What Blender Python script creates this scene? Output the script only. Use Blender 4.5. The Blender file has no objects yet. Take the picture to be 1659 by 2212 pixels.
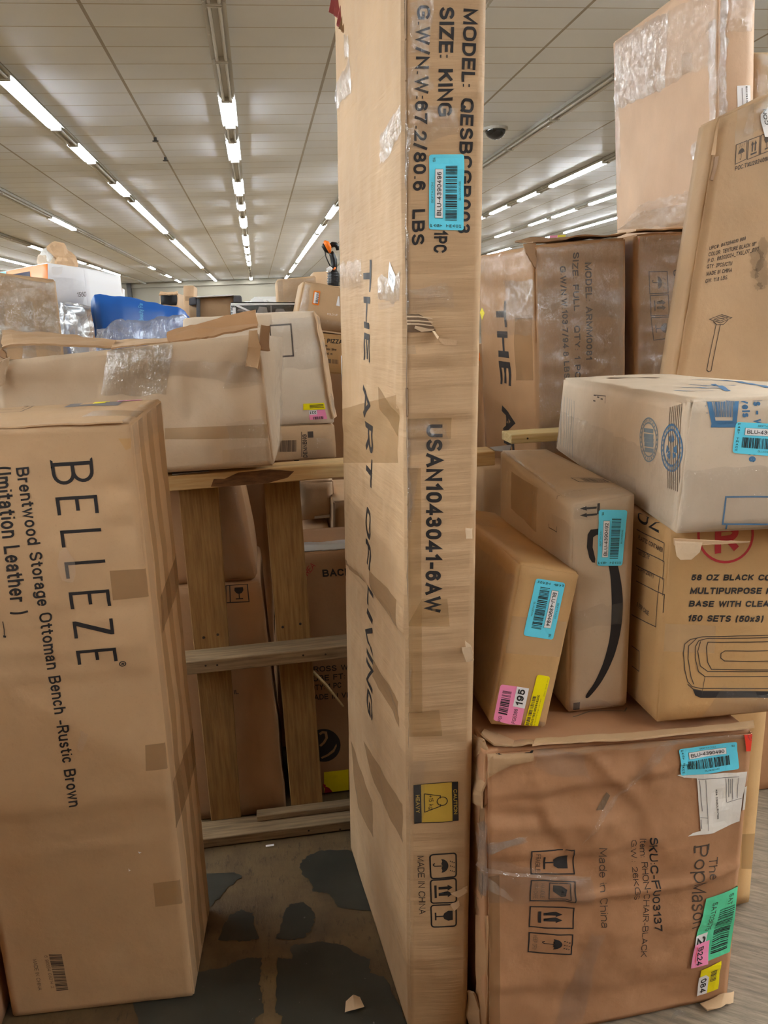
import bpy, bmesh, math, random
import numpy as np
from mathutils import Vector, Matrix, noise as mnoise
S = bpy.context.scene
C = S.collection
rnd = random.Random(7)

# ------------------------------------------------------------------ camera, world, exposure
F_PX, CX, CY, EYE = 1800.0, 829.5, 1106.0, 1.5
PITCH = math.atan(426 / F_PX); ROLL = 0.042; YAW = math.atan(257.6 / (F_PX / math.cos(PITCH)))
fwd = np.array([math.sin(YAW) * math.cos(PITCH), math.cos(YAW) * math.cos(PITCH), -math.sin(PITCH)])
r0 = np.array([math.cos(YAW), -math.sin(YAW), 0.0]); d0 = -np.cross(r0, fwd)
RX = math.cos(ROLL) * r0 + math.sin(ROLL) * d0
DY = -math.sin(ROLL) * r0 + math.cos(ROLL) * d0
EYE_P = np.array([0, 0, EYE])
cam_d = bpy.data.cameras.new('camera'); cam = bpy.data.objects.new('camera', cam_d); C.objects.link(cam)
cam_d.sensor_fit = 'VERTICAL'; cam_d.sensor_height = 24.0; cam_d.lens = 24.0 * F_PX / 2212.0
cam_d.clip_start = 0.05; cam_d.clip_end = 200
M = Matrix.Identity(4)
for i in range(3):
    M[i][0] = RX[i]; M[i][1] = -DY[i]; M[i][2] = -fwd[i]; M[i][3] = EYE_P[i]
cam.matrix_world = M
S.camera = cam
S.view_settings.view_transform = 'Standard'; S.view_settings.look = 'None'
S.view_settings.gamma = 1.0; S.view_settings.use_curve_mapping = False
S.view_settings.exposure = 1.34
TUBE_POWER = 30.0
w = bpy.data.worlds.new('world'); S.world = w; w.use_nodes = True
w.node_tree.nodes['Background'].inputs[0].default_value = (1.0, 0.95, 0.88, 1)
w.node_tree.nodes['Background'].inputs[1].default_value = 0.05
S.cycles.use_denoising = True
S.cycles.max_bounces = 8; S.cycles.diffuse_bounces = 6; S.cycles.transparent_max_bounces = 16
S.cycles.caustics_reflective = False; S.cycles.caustics_refractive = False
S.cycles.sample_clamp_indirect = 6.0

# ------------------------------------------------------------------ small maths
def ray(x, y): return (x - CX) * RX + (y - CY) * DY + F_PX * fwd
def atY(x, y, Y):
    d = ray(x, y); return EYE_P + d * (Y / d[1])
def atZ(x, y, z):
    d = ray(x, y); return EYE_P + d * ((z - EYE) / d[2])
def proj(P):
    q = np.asarray(P, float) - EYE_P; z = q @ fwd
    return np.array([CX + F_PX * (q @ RX) / z, CY + F_PX * (q @ DY) / z])
def unit(v): return v / (np.linalg.norm(v) + 1e-12)
def lin(c):
    c = c / 255.0
    return c / 12.92 if c <= 0.04045 else ((c + 0.055) / 1.055) ** 2.4
def rgb(r, g, b): return (lin(r), lin(g), lin(b), 1.0)
def fbm(x, y, seed, oct=3):
    out = np.zeros(np.shape(x)); a = 1.0
    xs, ys = np.asarray(x, float), np.asarray(y, float)
    for o in range(oct):
        out += a * _vn(xs + 17.3 * seed + 5.1 * o, ys - 9.7 * seed + 3.3 * o); a *= 0.5; xs = xs * 2.03; ys = ys * 2.03
    return out
def _h(i, j):
    n = (i.astype(np.int64) * 374761393 + j.astype(np.int64) * 668265263) & 0xFFFFFFFF
    n = ((n ^ (n >> 13)) * 1274126177) & 0xFFFFFFFF
    return ((n ^ (n >> 16)) & 0xFFFF) / 32767.5 - 1.0
def _vn(x, y):
    i = np.floor(x); j = np.floor(y); fx = x - i; fy = y - j
    fx = fx * fx * (3 - 2 * fx); fy = fy * fy * (3 - 2 * fy)
    a = _h(i, j); b = _h(i + 1, j); c = _h(i, j + 1); d = _h(i + 1, j + 1)
    return (a * (1 - fx) + b * fx) * (1 - fy) + (c * (1 - fx) + d * fx) * fy

# ------------------------------------------------------------------ materials
MATS = {}
def new_mat(name):
    m = bpy.data.materials.new(name); m.use_nodes = True
    nt = m.node_tree; bs = nt.nodes['Principled BSDF']
    MATS[name] = m
    return m, nt, bs
def plain(name, col, rough=0.6, spec=0.4, metal=0.0):
    m, nt, bs = new_mat(name)
    bs.inputs['Base Color'].default_value = col; bs.inputs['Roughness'].default_value = rough
    bs.inputs['Specular IOR Level'].default_value = spec; bs.inputs['Metallic'].default_value = metal
    return m
def nd(nt, t, **k):
    n = nt.nodes.new(t)
    for a, v in k.items(): setattr(n, a, v)
    return n
def mixcol(nt, fac, a, b):
    n = nd(nt, 'ShaderNodeMix', data_type='RGBA')
    for s, v in ((n.inputs[0], fac), (n.inputs[6], a), (n.inputs[7], b)):
        if hasattr(v, 'links') or hasattr(v, 'is_linked'): nt.links.new(v, s)
        else: s.default_value = v
    return n.outputs[2]
def noise_out(nt, scale, detail=3.0, stretch=None, rough=0.55, turn=0.0):
    tc = nd(nt, 'ShaderNodeTexCoord'); n = nd(nt, 'ShaderNodeTexNoise')
    n.inputs['Scale'].default_value = scale; n.inputs['Detail'].default_value = detail; n.inputs['Roughness'].default_value = rough
    if stretch:
        mp = nd(nt, 'ShaderNodeMapping'); mp.inputs['Scale'].default_value = stretch
        src = tc.outputs['Object']
        if turn:
            m0 = nd(nt, 'ShaderNodeMapping'); m0.inputs['Rotation'].default_value = (0, 0, turn); nt.links.new(src, m0.inputs[0]); src = m0.outputs[0]
        nt.links.new(src, mp.inputs[0]); nt.links.new(mp.outputs[0], n.inputs['Vector'])
    else: nt.links.new(tc.outputs['Object'], n.inputs['Vector'])
    return n.outputs['Fac']
def ramp(nt, fac, lo, hi):
    r = nd(nt, 'ShaderNodeMapRange'); r.inputs[1].default_value = lo; r.inputs[2].default_value = hi
    nt.links.new(fac, r.inputs[0]); return r.outputs[0]
def kraft(name, r, g, b, rough=0.62, var=0.09, flute=(1, 1, 1), bump=.18):
    m, nt, bs = new_mat(name)
    c = rgb(r, g, b)
    dark = (c[0] * (1 - var * 1.6), c[1] * (1 - var * 1.8), c[2] * (1 - var * 2.0), 1)
    lite = (min(1, c[0] * (1 + var)), min(1, c[1] * (1 + var)), min(1, c[2] * (1 + var)), 1)
    base = mixcol(nt, ramp(nt, noise_out(nt, 3.0, 5), 0.3, 0.7), dark, lite)
    sp = ramp(nt, noise_out(nt, 240, 2), 0.6, 0.8)
    k = nd(nt, 'ShaderNodeMath', operation='MULTIPLY'); k.inputs[1].default_value = 0.22; nt.links.new(sp, k.inputs[0])
    col = mixcol(nt, k.outputs[0], base, (c[0] * .6, c[1] * .58, c[2] * .55, 1))
    sm = ramp(nt, noise_out(nt, 1.7, 6, (1, 1, .6), .65), 0.58, 0.78)
    k2 = nd(nt, 'ShaderNodeMath', operation='MULTIPLY'); k2.inputs[1].default_value = 0.28; nt.links.new(sm, k2.inputs[0])
    col = mixcol(nt, k2.outputs[0], col, (c[0] * .62, c[1] * .6, c[2] * .58, 1))
    nt.links.new(col, bs.inputs['Base Color'])
    bs.inputs['Roughness'].default_value = rough; bs.inputs['Specular IOR Level'].default_value = 0.3
    bp = nd(nt, 'ShaderNodeBump'); bp.inputs['Strength'].default_value = bump; bp.inputs['Distance'].default_value = 0.004
    nt.links.new(noise_out(nt, 60, 3, flute), bp.inputs['Height']); nt.links.new(bp.outputs[0], bs.inputs['Normal'])
    return m
def wood(name, a, b, stretch, rough=0.65):
    m, nt, bs = new_mat(name)
    f = noise_out(nt, 14, 6, stretch, .6); g = noise_out(nt, 3.2, 4, stretch)
    col = mixcol(nt, ramp(nt, f, .35, .68), rgb(*a), rgb(*b))
    col = mixcol(nt, ramp(nt, g, .5, .8), col, rgb(*[v * .72 for v in a]))
    nt.links.new(col, bs.inputs['Base Color']); bs.inputs['Roughness'].default_value = rough
    bs.inputs['Specular IOR Level'].default_value = 0.25
    bp = nd(nt, 'ShaderNodeBump'); bp.inputs['Strength'].default_value = 0.3; bp.inputs['Distance'].default_value = 0.003
    nt.links.new(f, bp.inputs['Height']); nt.links.new(bp.outputs[0], bs.inputs['Normal'])
    return m
def film_mat(name, amount, rough, bscale, tint=(0.95, 0.96, 0.97, 1), haze=0.04, fres=0.30):
    m, nt, bs = new_mat(name)
    nt.nodes.remove(bs); out = nt.nodes['Material Output']
    tr = nd(nt, 'ShaderNodeBsdfTransparent'); tr.inputs[0].default_value = (0.995, 0.995, 0.995, 1)
    gl = nd(nt, 'ShaderNodeBsdfGlossy'); gl.inputs['Roughness'].default_value = rough; gl.inputs[0].default_value = tint
    di = nd(nt, 'ShaderNodeBsdfDiffuse'); di.inputs[0].default_value = (0.85, 0.86, 0.88, 1)
    lw = nd(nt, 'ShaderNodeLayerWeight'); lw.inputs[0].default_value = 0.35
    n = noise_out(nt, bscale, 4, (1, 1, .35), .6)
    bp = nd(nt, 'ShaderNodeBump'); bp.inputs['Strength'].default_value = 1.0; bp.inputs['Distance'].default_value = 0.012
    nt.links.new(n, bp.inputs['Height'])
    for s in (gl, di, lw): nt.links.new(bp.outputs[0], s.inputs['Normal'])
    md = nd(nt, 'ShaderNodeMath', operation='MULTIPLY_ADD'); md.inputs[1].default_value = fres; md.inputs[2].default_value = amount
    nt.links.new(lw.outputs['Fresnel'], md.inputs[0])
    m1 = nd(nt, 'ShaderNodeMixShader'); nt.links.new(md.outputs[0], m1.inputs[0]); nt.links.new(tr.outputs[0], m1.inputs[1]); nt.links.new(gl.outputs[0], m1.inputs[2])
    m2 = nd(nt, 'ShaderNodeMixShader'); m2.inputs[0].default_value = haze; nt.links.new(m1.outputs[0], m2.inputs[1]); nt.links.new(di.outputs[0], m2.inputs[2])
    nt.links.new(m2.outputs[0], out.inputs['Surface'])
    return m
def tape_mat(name, col, alpha, rough=0.28):
    m, nt, bs = new_mat(name)
    bs.inputs['Base Color'].default_value = col; bs.inputs['Roughness'].default_value = rough; bs.inputs['Alpha'].default_value = alpha
    bp = nd(nt, 'ShaderNodeBump'); bp.inputs['Strength'].default_value = 0.25; bp.inputs['Distance'].default_value = 0.004
    nt.links.new(noise_out(nt, 35, 4), bp.inputs['Height']); nt.links.new(bp.outputs[0], bs.inputs['Normal'])
    return m
def emit_mat(name, col, strength):
    m, nt, bs = new_mat(name)
    bs.inputs['Base Color'].default_value = (.9, .9, .9, 1); bs.inputs['Emission Color'].default_value = col; bs.inputs['Emission Strength'].default_value = strength
    return m
kraft('kraft', 190, 158, 122)
kraft('kraft_tan', 188, 157, 122)
kraft('kraft_ribbed', 188, 157, 122, flute=(.08, .08, 1.3), bump=.55)
kraft('kraft_pale', 200, 168, 134)
kraft('kraft_pink', 204, 172, 144)
kraft('kraft_grey', 214, 197, 176); kraft('kraft_dull', 192, 171, 146)
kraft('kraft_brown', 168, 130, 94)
kraft('kraft_red', 172, 128, 94)
kraft('kraft_gold', 190, 152, 104)
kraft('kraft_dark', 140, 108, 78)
kraft('kraft_inner', 172, 140, 106, .8)
kraft('torn_paper', 214, 190, 160, .85)
kraft('liner_dark', 120, 98, 78, .8)
plain('ink', rgb(38, 36, 38), .55); plain('ink_soft', rgb(74, 62, 54), .6); plain('ink_faint', rgb(112, 92, 74), .6)
plain('ink_blue', rgb(72, 118, 160), .6); plain('ink_blue_soft', rgb(128, 146, 160), .6); plain('ink_red', rgb(176, 44, 52), .6)
plain('cyan', rgb(104, 222, 252), .35); plain('pink', rgb(250, 150, 196), .4); plain('yellow', rgb(246, 232, 10), .4)
plain('green', rgb(96, 222, 172), .4); plain('orange', rgb(240, 130, 34), .4); plain('red', rgb(250, 72, 54), .4)
plain('white', rgb(240, 240, 244), .5); plain('paper', rgb(232, 228, 222), .7); plain('grey_print', rgb(120, 116, 118), .5)
plain('navy', rgb(20, 28, 66), .3); plain('gap', rgb(30, 22, 16), .9); plain('label_gold', rgb(196, 164, 70), .4)
plain('steel', rgb(150, 152, 156), .4, .5, .85); plain('nail', rgb(50, 42, 36), .5, .5, .4)
plain('black_plastic', rgb(22, 22, 24), .35); plain('black_gloss', rgb(14, 15, 22), .12, .6); plain('dome', rgb(10, 10, 12), .08, .8)
plain('enamel', rgb(206, 204, 198), .4); plain('dead_tube', rgb(214, 212, 206), .25, .5)
plain('foam', rgb(226, 226, 224), .8); plain('blue_bag', rgb(30, 92, 176), .3, .5); plain('foil', rgb(200, 206, 214), .3, .5, .5)
plain('grey_foam', rgb(96, 98, 104), .7); plain('wall_paint', rgb(136, 128, 114), .6); plain('dark_pipe', rgb(52, 48, 46), .5)
plain('brown_red', rgb(150, 74, 76), .6); plain('orange_plastic', rgb(238, 120, 30), .35); plain('sky_blue', rgb(110, 190, 225), .4)
tape_mat('tape', rgb(184, 146, 94), .34); tape_mat('tape_dark', rgb(164, 126, 84), .40); tape_mat('tape_clear', rgb(226, 200, 166), .22, .2)
tape_mat('smudge_dark', rgb(52, 44, 40), .18, .8); tape_mat('smudge', rgb(240, 226, 212), .13, .8)
film_mat('film', .05, .04, 55, haze=.03, fres=.16); film_mat('film_thick', .13, .05, 60, haze=.07, fres=.28); film_mat('film_bag', .22, .10, 40, haze=.16); film_mat('film_blue', .20, .10, 40, (.8, .88, 1, 1), .10)
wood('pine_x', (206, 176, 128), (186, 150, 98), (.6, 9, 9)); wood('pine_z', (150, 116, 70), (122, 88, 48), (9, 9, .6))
wood('pine_grey', (150, 128, 98), (112, 92, 70), (.6, 9, 9)); wood('pine_pale', (216, 194, 146), (190, 164, 110), (.6, 9, 9)); wood('bark', (120, 84, 52), (84, 56, 34), (2, 9, 9))
emit_mat('tube_lit', (0.90, 0.97, 1.0, 1), TUBE_POWER)

def mat_ceiling():
    m, nt, bs = new_mat('ceiling_tile')
    ge = nd(nt, 'ShaderNodeNewGeometry'); sx = nd(nt, 'ShaderNodeSeparateXYZ'); nt.links.new(ge.outputs['Position'], sx.inputs[0])
    def line(o, off, per, half):
        a = nd(nt, 'ShaderNodeMath', operation='SUBTRACT'); nt.links.new(o, a.inputs[0]); a.inputs[1].default_value = off
        b = nd(nt, 'ShaderNodeMath', operation='PINGPONG'); nt.links.new(a.outputs[0], b.inputs[0]); b.inputs[1].default_value = per / 2
        c = nd(nt, 'ShaderNodeMath', operation='LESS_THAN'); nt.links.new(b.outputs[0], c.inputs[0]); c.inputs[1].default_value = half
        d = nd(nt, 'ShaderNodeMath', operation='DIVIDE'); nt.links.new(a.outputs[0], d.inputs[0]); d.inputs[1].default_value = per
        e = nd(nt, 'ShaderNodeMath', operation='FLOOR'); nt.links.new(d.outputs[0], e.inputs[0])
        return c.outputs[0], e.outputs[0]
    lx, ix = line(sx.outputs[0], -1.37, 1.2, .017); ly, iy = line(sx.outputs[1], 8.70, .615, .010)
    cb = nd(nt, 'ShaderNodeCombineXYZ'); nt.links.new(ix, cb.inputs[0]); nt.links.new(iy, cb.inputs[1])
    wn = nd(nt, 'ShaderNodeTexWhiteNoise', noise_dimensions='2D'); nt.links.new(cb.outputs[0], wn.inputs['Vector'])
    tile = mixcol(nt, wn.outputs['Value'], rgb(236, 240, 247), rgb(243, 247, 252))
    tile = mixcol(nt, ramp(nt, noise_out(nt, .35, 4), .45, .8), tile, rgb(228, 231, 236))
    c1 = mixcol(nt, ly, tile, rgb(186, 176, 164)); c2 = mixcol(nt, lx, c1, rgb(160, 148, 132))
    nt.links.new(c2, bs.inputs['Base Color']); bs.inputs['Roughness'].default_value = .38; bs.inputs['Specular IOR Level'].default_value = .35
    # every tile sags a little differently
    s1 = nd(nt, 'ShaderNodeVectorMath', operation='SUBTRACT'); nt.links.new(wn.outputs['Color'], s1.inputs[0]); s1.inputs[1].default_value = (.5, .5, .5)
    s2 = nd(nt, 'ShaderNodeVectorMath', operation='SCALE'); nt.links.new(s1.outputs[0], s2.inputs[0]); s2.inputs['Scale'].default_value = .03
    s3 = nd(nt, 'ShaderNodeVectorMath', operation='ADD'); nt.links.new(ge.outputs['Normal'], s3.inputs[0]); nt.links.new(s2.outputs[0], s3.inputs[1])
    s4 = nd(nt, 'ShaderNodeVectorMath', operation='NORMALIZE'); nt.links.new(s3.outputs[0], s4.inputs[0]); nt.links.new(s4.outputs[0], bs.inputs['Normal'])
mat_ceiling()
def mat_floor(name, planks):
    m, nt, bs = new_mat(name)
    if planks:
        f = noise_out(nt, 9, 6, (1, 9, 1), .65, .61); g = noise_out(nt, 26, 5, (1, 14, 1), .7, .61)
        col = mixcol(nt, ramp(nt, f, .35, .65), rgb(146, 130, 110), rgb(104, 90, 74))
        col = mixcol(nt, ramp(nt, g, .58, .72), col, rgb(44, 36, 30))
    else:
        f = noise_out(nt, 7, 6, (1, 1, 1), .65); g = noise_out(nt, 40, 5, (1.6, .5, 1), .7); h = noise_out(nt, 2.6, 4)
        col = mixcol(nt, ramp(nt, f, .35, .65), rgb(112, 92, 62), rgb(84, 66, 44))
        col = mixcol(nt, ramp(nt, g, .56, .72), col, rgb(52, 42, 32)); col = mixcol(nt, ramp(nt, h, .52, .72), col, rgb(78, 64, 48))
    nt.links.new(col, bs.inputs['Base Color']); bs.inputs['Roughness'].default_value = .6
    bp = nd(nt, 'ShaderNodeBump'); bp.inputs['Strength'].default_value = .3; bp.inputs['Distance'].default_value = .004
    nt.links.new(g, bp.inputs['Height']); nt.links.new(bp.outputs[0], bs.inputs['Normal'])
mat_floor('floor_worn', False); mat_floor('floor_plank', True)
def mat_paint():
    m, nt, bs = new_mat('floor_paint')
    col = mixcol(nt, ramp(nt, noise_out(nt, 6, 6), .4, .7), rgb(50, 51, 46), rgb(62, 62, 56))
    col = mixcol(nt, ramp(nt, noise_out(nt, 70, 4), .70, .76), col, rgb(140, 134, 124))
    nt.links.new(col, bs.inputs['Base Color']); bs.inputs['Roughness'].default_value = .45
mat_paint()

# ------------------------------------------------------------------ mesh building
class MB:
    def __init__(s): s.v = []; s.f = []; s.m = []; s.mats = []
    def mi(s, mat):
        if mat not in s.mats: s.mats.append(mat)
        return s.mats.index(mat)
    def add(s, vs, fs, mat):
        o = len(s.v); k = s.mi(mat)
        s.v += [tuple(map(float, v)) for v in vs]; s.f += [tuple(i + o for i in f) for f in fs]; s.m += [k] * len(fs)
        return s
    def build(s, name, parent=None, smooth=False, weld=0.0, solid=0.0):
        me = bpy.data.meshes.new(name); base = np.array(parent.location) if parent is not None else np.zeros(3)
        if parent is not None and parent.parent is not None: base = base + np.array(parent.parent.location)
        me.from_pydata([tuple(np.array(v) - base) for v in s.v], [], s.f)
        for n in s.mats: me.materials.append(MATS[n])
        me.polygons.foreach_set('material_index', s.m)
        if weld:
            bm = bmesh.new(); bm.from_mesh(me); bmesh.ops.remove_doubles(bm, verts=bm.verts, dist=weld); bm.to_mesh(me); bm.free()
        if smooth: me.polygons.foreach_set('use_smooth', [True] * len(me.polygons))
        me.update()
        o = bpy.data.objects.new(name, me); C.objects.link(o)
        if parent is not None: o.parent = parent
        if solid:
            md = o.modifiers.new('thickness', 'SOLIDIFY'); md.thickness = solid; md.offset = 0
        return o
    def box(s, lo, hi, mat, bev=0.0):
        (x0, y0, z0), (x1, y1, z1) = lo, hi
        vs = [(x, y, z) for z in (z0, z1) for y in (y0, y1) for x in (x0, x1)]
        return s.hexa(vs, mat, bev)
    def hexa(s, vs, mat, bev=0.0):
        """8 corners in the order LFD RFD LBD RBD LFT RFT LBT RBT, with chamfered edges"""
        fs = [(0, 1, 5, 4), (1, 3, 7, 5), (3, 2, 6, 7), (2, 0, 4, 6), (4, 5, 7, 6), (2, 3, 1, 0)]
        if not bev: return s.add(vs, fs, mat)
        bm = bmesh.new(); b = [bm.verts.new(tuple(map(float, v))) for v in vs]
        for f in fs: bm.faces.new([b[i] for i in f])
        bmesh.ops.bevel(bm, geom=list(bm.edges), offset=bev, segments=2, affect='EDGES', profile=.5)
        bm.verts.index_update(); r = s.add([v.co[:] for v in bm.verts], [[v.index for v in f.verts] for f in bm.faces], mat)
        bm.free(); return r
    def tube(s, pts, rad, mat, n=8, cap=True):
        pts = [np.array(p, float) for p in pts]; rs = rad if hasattr(rad, '__len__') else [rad] * len(pts)
        vs = []; fs = []
        for i, p in enumerate(pts):
            t = unit(pts[min(i + 1, len(pts) - 1)] - pts[max(i - 1, 0)]); a = np.array([0, 0, 1.]) if abs(t[2]) < .9 else np.array([1., 0, 0])
            u = unit(np.cross(t, a)); q = np.cross(t, u)
            for k in range(n):
                an = 2 * math.pi * k / n; vs.append(p + rs[i] * (math.cos(an) * u + math.sin(an) * q))
        for i in range(len(pts) - 1):
            for k in range(n):
                a, b = i * n + k, i * n + (k + 1) % n; fs.append((a, b, b + n, a + n))
        if cap: fs += [tuple(range(n))[::-1], tuple(range((len(pts) - 1) * n, len(pts) * n))]
        return s.add(vs, fs, mat)
    def grid(s, P, mat):
        nu, nv = P.shape[:2]; vs = P.reshape(-1, 3)
        fs = [(i * nv + j, (i + 1) * nv + j, (i + 1) * nv + j + 1, i * nv + j + 1) for i in range(nu - 1) for j in range(nv - 1)]
        return s.add(vs, fs, mat)
def thing(name, label, cat, loc, group=None):
    o = bpy.data.objects.new(name, None); C.objects.link(o); o.empty_display_size = .05
    o.location = tuple(map(float, loc)); o['label'] = label; o['category'] = cat
    if group: o['group'] = group
    return o
def tag(o, label, cat, group=None):
    o['label'] = label; o['category'] = cat
    if group: o['group'] = group
    return o
def struct(mb, name):
    o = mb.build(name); o['kind'] = 'structure'; return o

# ------------------------------------------------------------------ lettering: plain block letters drawn as strokes
def _arc(cx, cy, rx, ry, a0, a1, n=None):
    n = n or max(3, int(abs(a1 - a0) / 15)); return [(cx + rx * math.cos(math.radians(a0 + (a1 - a0) * i / n)), cy + ry * math.sin(math.radians(a0 + (a1 - a0) * i / n))) for i in range(n + 1)]
GL = {}
def _g(chs, wd, *strokes): GL[chs] = (wd, strokes)
_A = _arc; X_H = .72
_g('A', .68, [(0, 0), (.5, 1), (1, 0)], [(.2, .33), (.8, .33)])
_g('B', .62, [(0, .52), (.62, .52)] + _A(.62, .26, .38, .26, 90, -90) + [(0, 0), (0, 1), (.58, 1)] + _A(.58, .76, .34, .24, 90, -90))
_g('C', .66, _A(.5, .68, .5, .32, 20, 180) + _A(.5, .32, .5, .32, 180, 340))
_g('D', .64, [(0, 0), (0, 1), (.45, 1)] + _A(.45, .55, .55, .45, 90, 0) + _A(.45, .45, .55, .45, 0, -90) + [(0, 0)])
_g('E', .54, [(1, 1), (0, 1), (0, 0), (1, 0)], [(0, .52), (.9, .52)])
_g('F', .52, [(1, 1), (0, 1), (0, 0)], [(0, .52), (.88, .52)])
_g('G', .70, _A(.5, .68, .5, .32, 22, 180) + _A(.5, .32, .5, .32, 180, 300) + [(1, .12), (1, .48), (.55, .48)])
_g('H', .62, [(0, 0), (0, 1)], [(1, 0), (1, 1)], [(0, .52), (1, .52)])
_g('I', .02, [(.5, 0), (.5, 1)])
_g('J', .46, [(1, 1), (1, .3)] + _A(.5, .28, .5, .28, 0, -180))
_g('K', .62, [(0, 0), (0, 1)], [(1, 1), (0, .38)], [(.34, .6), (1, 0)])
_g('L', .48, [(0, 1), (0, 0), (1, 0)])
_g('M', .78, [(0, 0), (0, 1), (.5, .1), (1, 1), (1, 0)])
_g('N', .62, [(0, 0), (0, 1), (1, 0), (1, 1)])
_g('O', .70, _A(.5, .68, .5, .32, 0, 180) + _A(.5, .32, .5, .32, 180, 360) + [(1, .68)])
_g('P', .58, [(0, 0), (0, 1), (.6, 1)] + _A(.6, .73, .4, .27, 90, -90) + [(0, .46)])
_g('Q', .70, _A(.5, .68, .5, .32, 0, 180) + _A(.5, .32, .5, .32, 180, 360) + [(1, .68)], [(.6, .25), (1.02, -.04)])
_g('R', .62, [(0, 0), (0, 1), (.6, 1)] + _A(.6, .75, .38, .25, 90, -90) + [(0, .5)], [(.55, .5), (1, 0)])
_g('S', .60, _A(.5, .745, .46, .255, 20, 180) + [(.1, .62), (.5, .51), (.92, .39)] + _A(.5, .255, .5, .255, 0, -165))
_g('T', .60, [(0, 1), (1, 1)], [(.5, 1), (.5, 0)])
_g('U', .62, [(0, 1), (0, .32)] + _A(.5, .32, .5, .32, 180, 360) + [(1, 1)])
_g('V', .66, [(0, 1), (.5, 0), (1, 1)])
_g('W', .96, [(0, 1), (.25, 0), (.5, .95), (.75, 0), (1, 1)])
_g('X', .64, [(0, 0), (1, 1)], [(0, 1), (1, 0)])
_g('Y', .64, [(0, 1), (.5, .45), (1, 1)], [(.5, .45), (.5, 0)])
_g('Z', .58, [(0, 1), (1, 1), (0, 0), (1, 0)])
_g('0', .50, _A(.5, .62, .5, .38, 0, 180) + _A(.5, .38, .5, .38, 180, 360) + [(1, .62)])
_g('1', .26, [(0, .74), (.9, 1), (.9, 0)])
_g('2', .50, _A(.5, .73, .46, .27, 170, -20) + [(.8, .5), (.0, .0), (1, 0)])
_g('3', .50, _A(.48, .755, .44, .245, 160, -80) + [(.4, .52)], [(.4, .52)] + _A(.48, .27, .5, .27, 80, -165))
_g('4', .54, [(1, .27), (0, .27), (.72, 1), (.72, 0)])
_g('5', .50, [(.9, 1), (.14, 1), (.05, .5)] + _A(.48, .33, .5, .33, 130, -160))
_g('6', .50, _A(.5, .68, .46, .32, 25, 180) + [(.02, .34)] + _A(.5, .32, .48, .32, 180, 540))
_g('7', .50, [(0, 1), (1, 1), (.6, .5), (.36, 0)])
_g('8', .50, _A(.5, .76, .42, .24, -90, 270), _A(.5, .26, .5, .26, 90, 450))
_g('9', .50, _A(.5, .32, .46, .32, 205, 360) + [(.98, .66)] + _A(.5, .68, .48, .32, 0, 360))
x = X_H
_g('a', .46, [(.06, .56)] + _A(.48, .52, .42, .2, 160, 0) + [(.9, .0)], [(.9, .42), (.4, .40)] + _A(.38, .2, .38, .2, 90, 270) + [(.6, .03), (.9, .18)])
_g('b', .50, [(0, 1), (0, 0)], _A(.5, .36, .5, .36, 180, -180))
_g('c', .46, _A(.5, .36, .5, .36, 40, 320))
_g('d', .50, [(1, 1), (1, 0)], _A(.5, .36, .5, .36, 0, 360))
_g('e', .48, [(0, .38), (1, .38)] + _A(.5, .36, .5, .36, 0, 320))
_g('f', .30, _A(.85, .78, .5, .22, 90, 180) + [(.35, 0)], [(0, .7), (1, .7)])
_g('g', .50, _A(.5, .36, .5, .36, 0, 360), [(1, .7), (1, -.05)] + _A(.5, -.05, .5, .22, 0, -160))
_g('h', .46, [(0, 1), (0, 0)], [(0, .45)] + _A(.5, .46, .5, .26, 180, 0) + [(1, 0)])
_g('i', .02, [(.5, 0), (.5, .7)], [(.5, .88), (.5, 1)])
_g('k', .46, [(0, 1), (0, 0)], [(.9, .7), (0, .24)], [(.3, .4), (1, 0)])
_g('l', .02, [(.5, 0), (.5, 1)])
_g('m', .78, [(0, .72), (0, 0)], _A(.25, .48, .25, .24, 180, 0) + [(.5, 0)], _A(.75, .48, .25, .24, 180, 0) + [(1, 0)])
_g('n', .46, [(0, .72), (0, 0)], [(0, .45)] + _A(.5, .46, .5, .26, 180, 0) + [(1, 0)])
_g('o', .50, _A(.5, .36, .5, .36, 0, 360))
_g('p', .50, [(0, .72), (0, -.26)], _A(.5, .36, .5, .36, 180, -180))
_g('r', .28, [(0, .72), (0, 0)], [(0, .42)] + _A(.7, .42, .7, .28, 170, 75))
_g('s', .42, _A(.5, .535, .44, .185, 25, 180) + [(.2, .42), (.8, .3)] + _A(.5, .185, .48, .185, 20, -160))
_g('t', .28, [(.4, .92), (.4, .2)] + _A(.8, .2, .4, .2, 180, 280), [(0, .7), (1, .7)])
_g('u', .46, [(0, .72), (0, .26)] + _A(.5, .26, .5, .26, 180, 360), [(1, .72), (1, 0)])
_g('v', .48, [(0, .72), (.5, 0), (1, .72)])
_g('w', .74, [(0, .72), (.25, 0), (.5, .68), (.75, 0), (1, .72)])
_g('x', .46, [(0, .72), (1, 0)], [(0, 0), (1, .72)])
_g('y', .48, [(0, .72), (.5, .05)], [(1, .72), (.4, -.15), (.1, -.24)])
_g('z', .44, [(0, .7), (1, .7), (0, 0), (1, 0)])
_g('.', .02, [(.5, -.02), (.5, .10)]); _g(',', .02, [(.5, .1), (.4, -.16)]); _g(':', .02, [(.5, -.02), (.5, .10)], [(.5, .52), (.5, .64)])
_g('-', .26, [(0, .36), (1, .36)]); _g('_', .46, [(0, -.1), (1, -.1)]); _g('/', .30, [(0, -.05), (1, 1.05)]); _g('+', .44, [(0, .4), (1, .4)], [(.5, .12), (.5, .68)])
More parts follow.
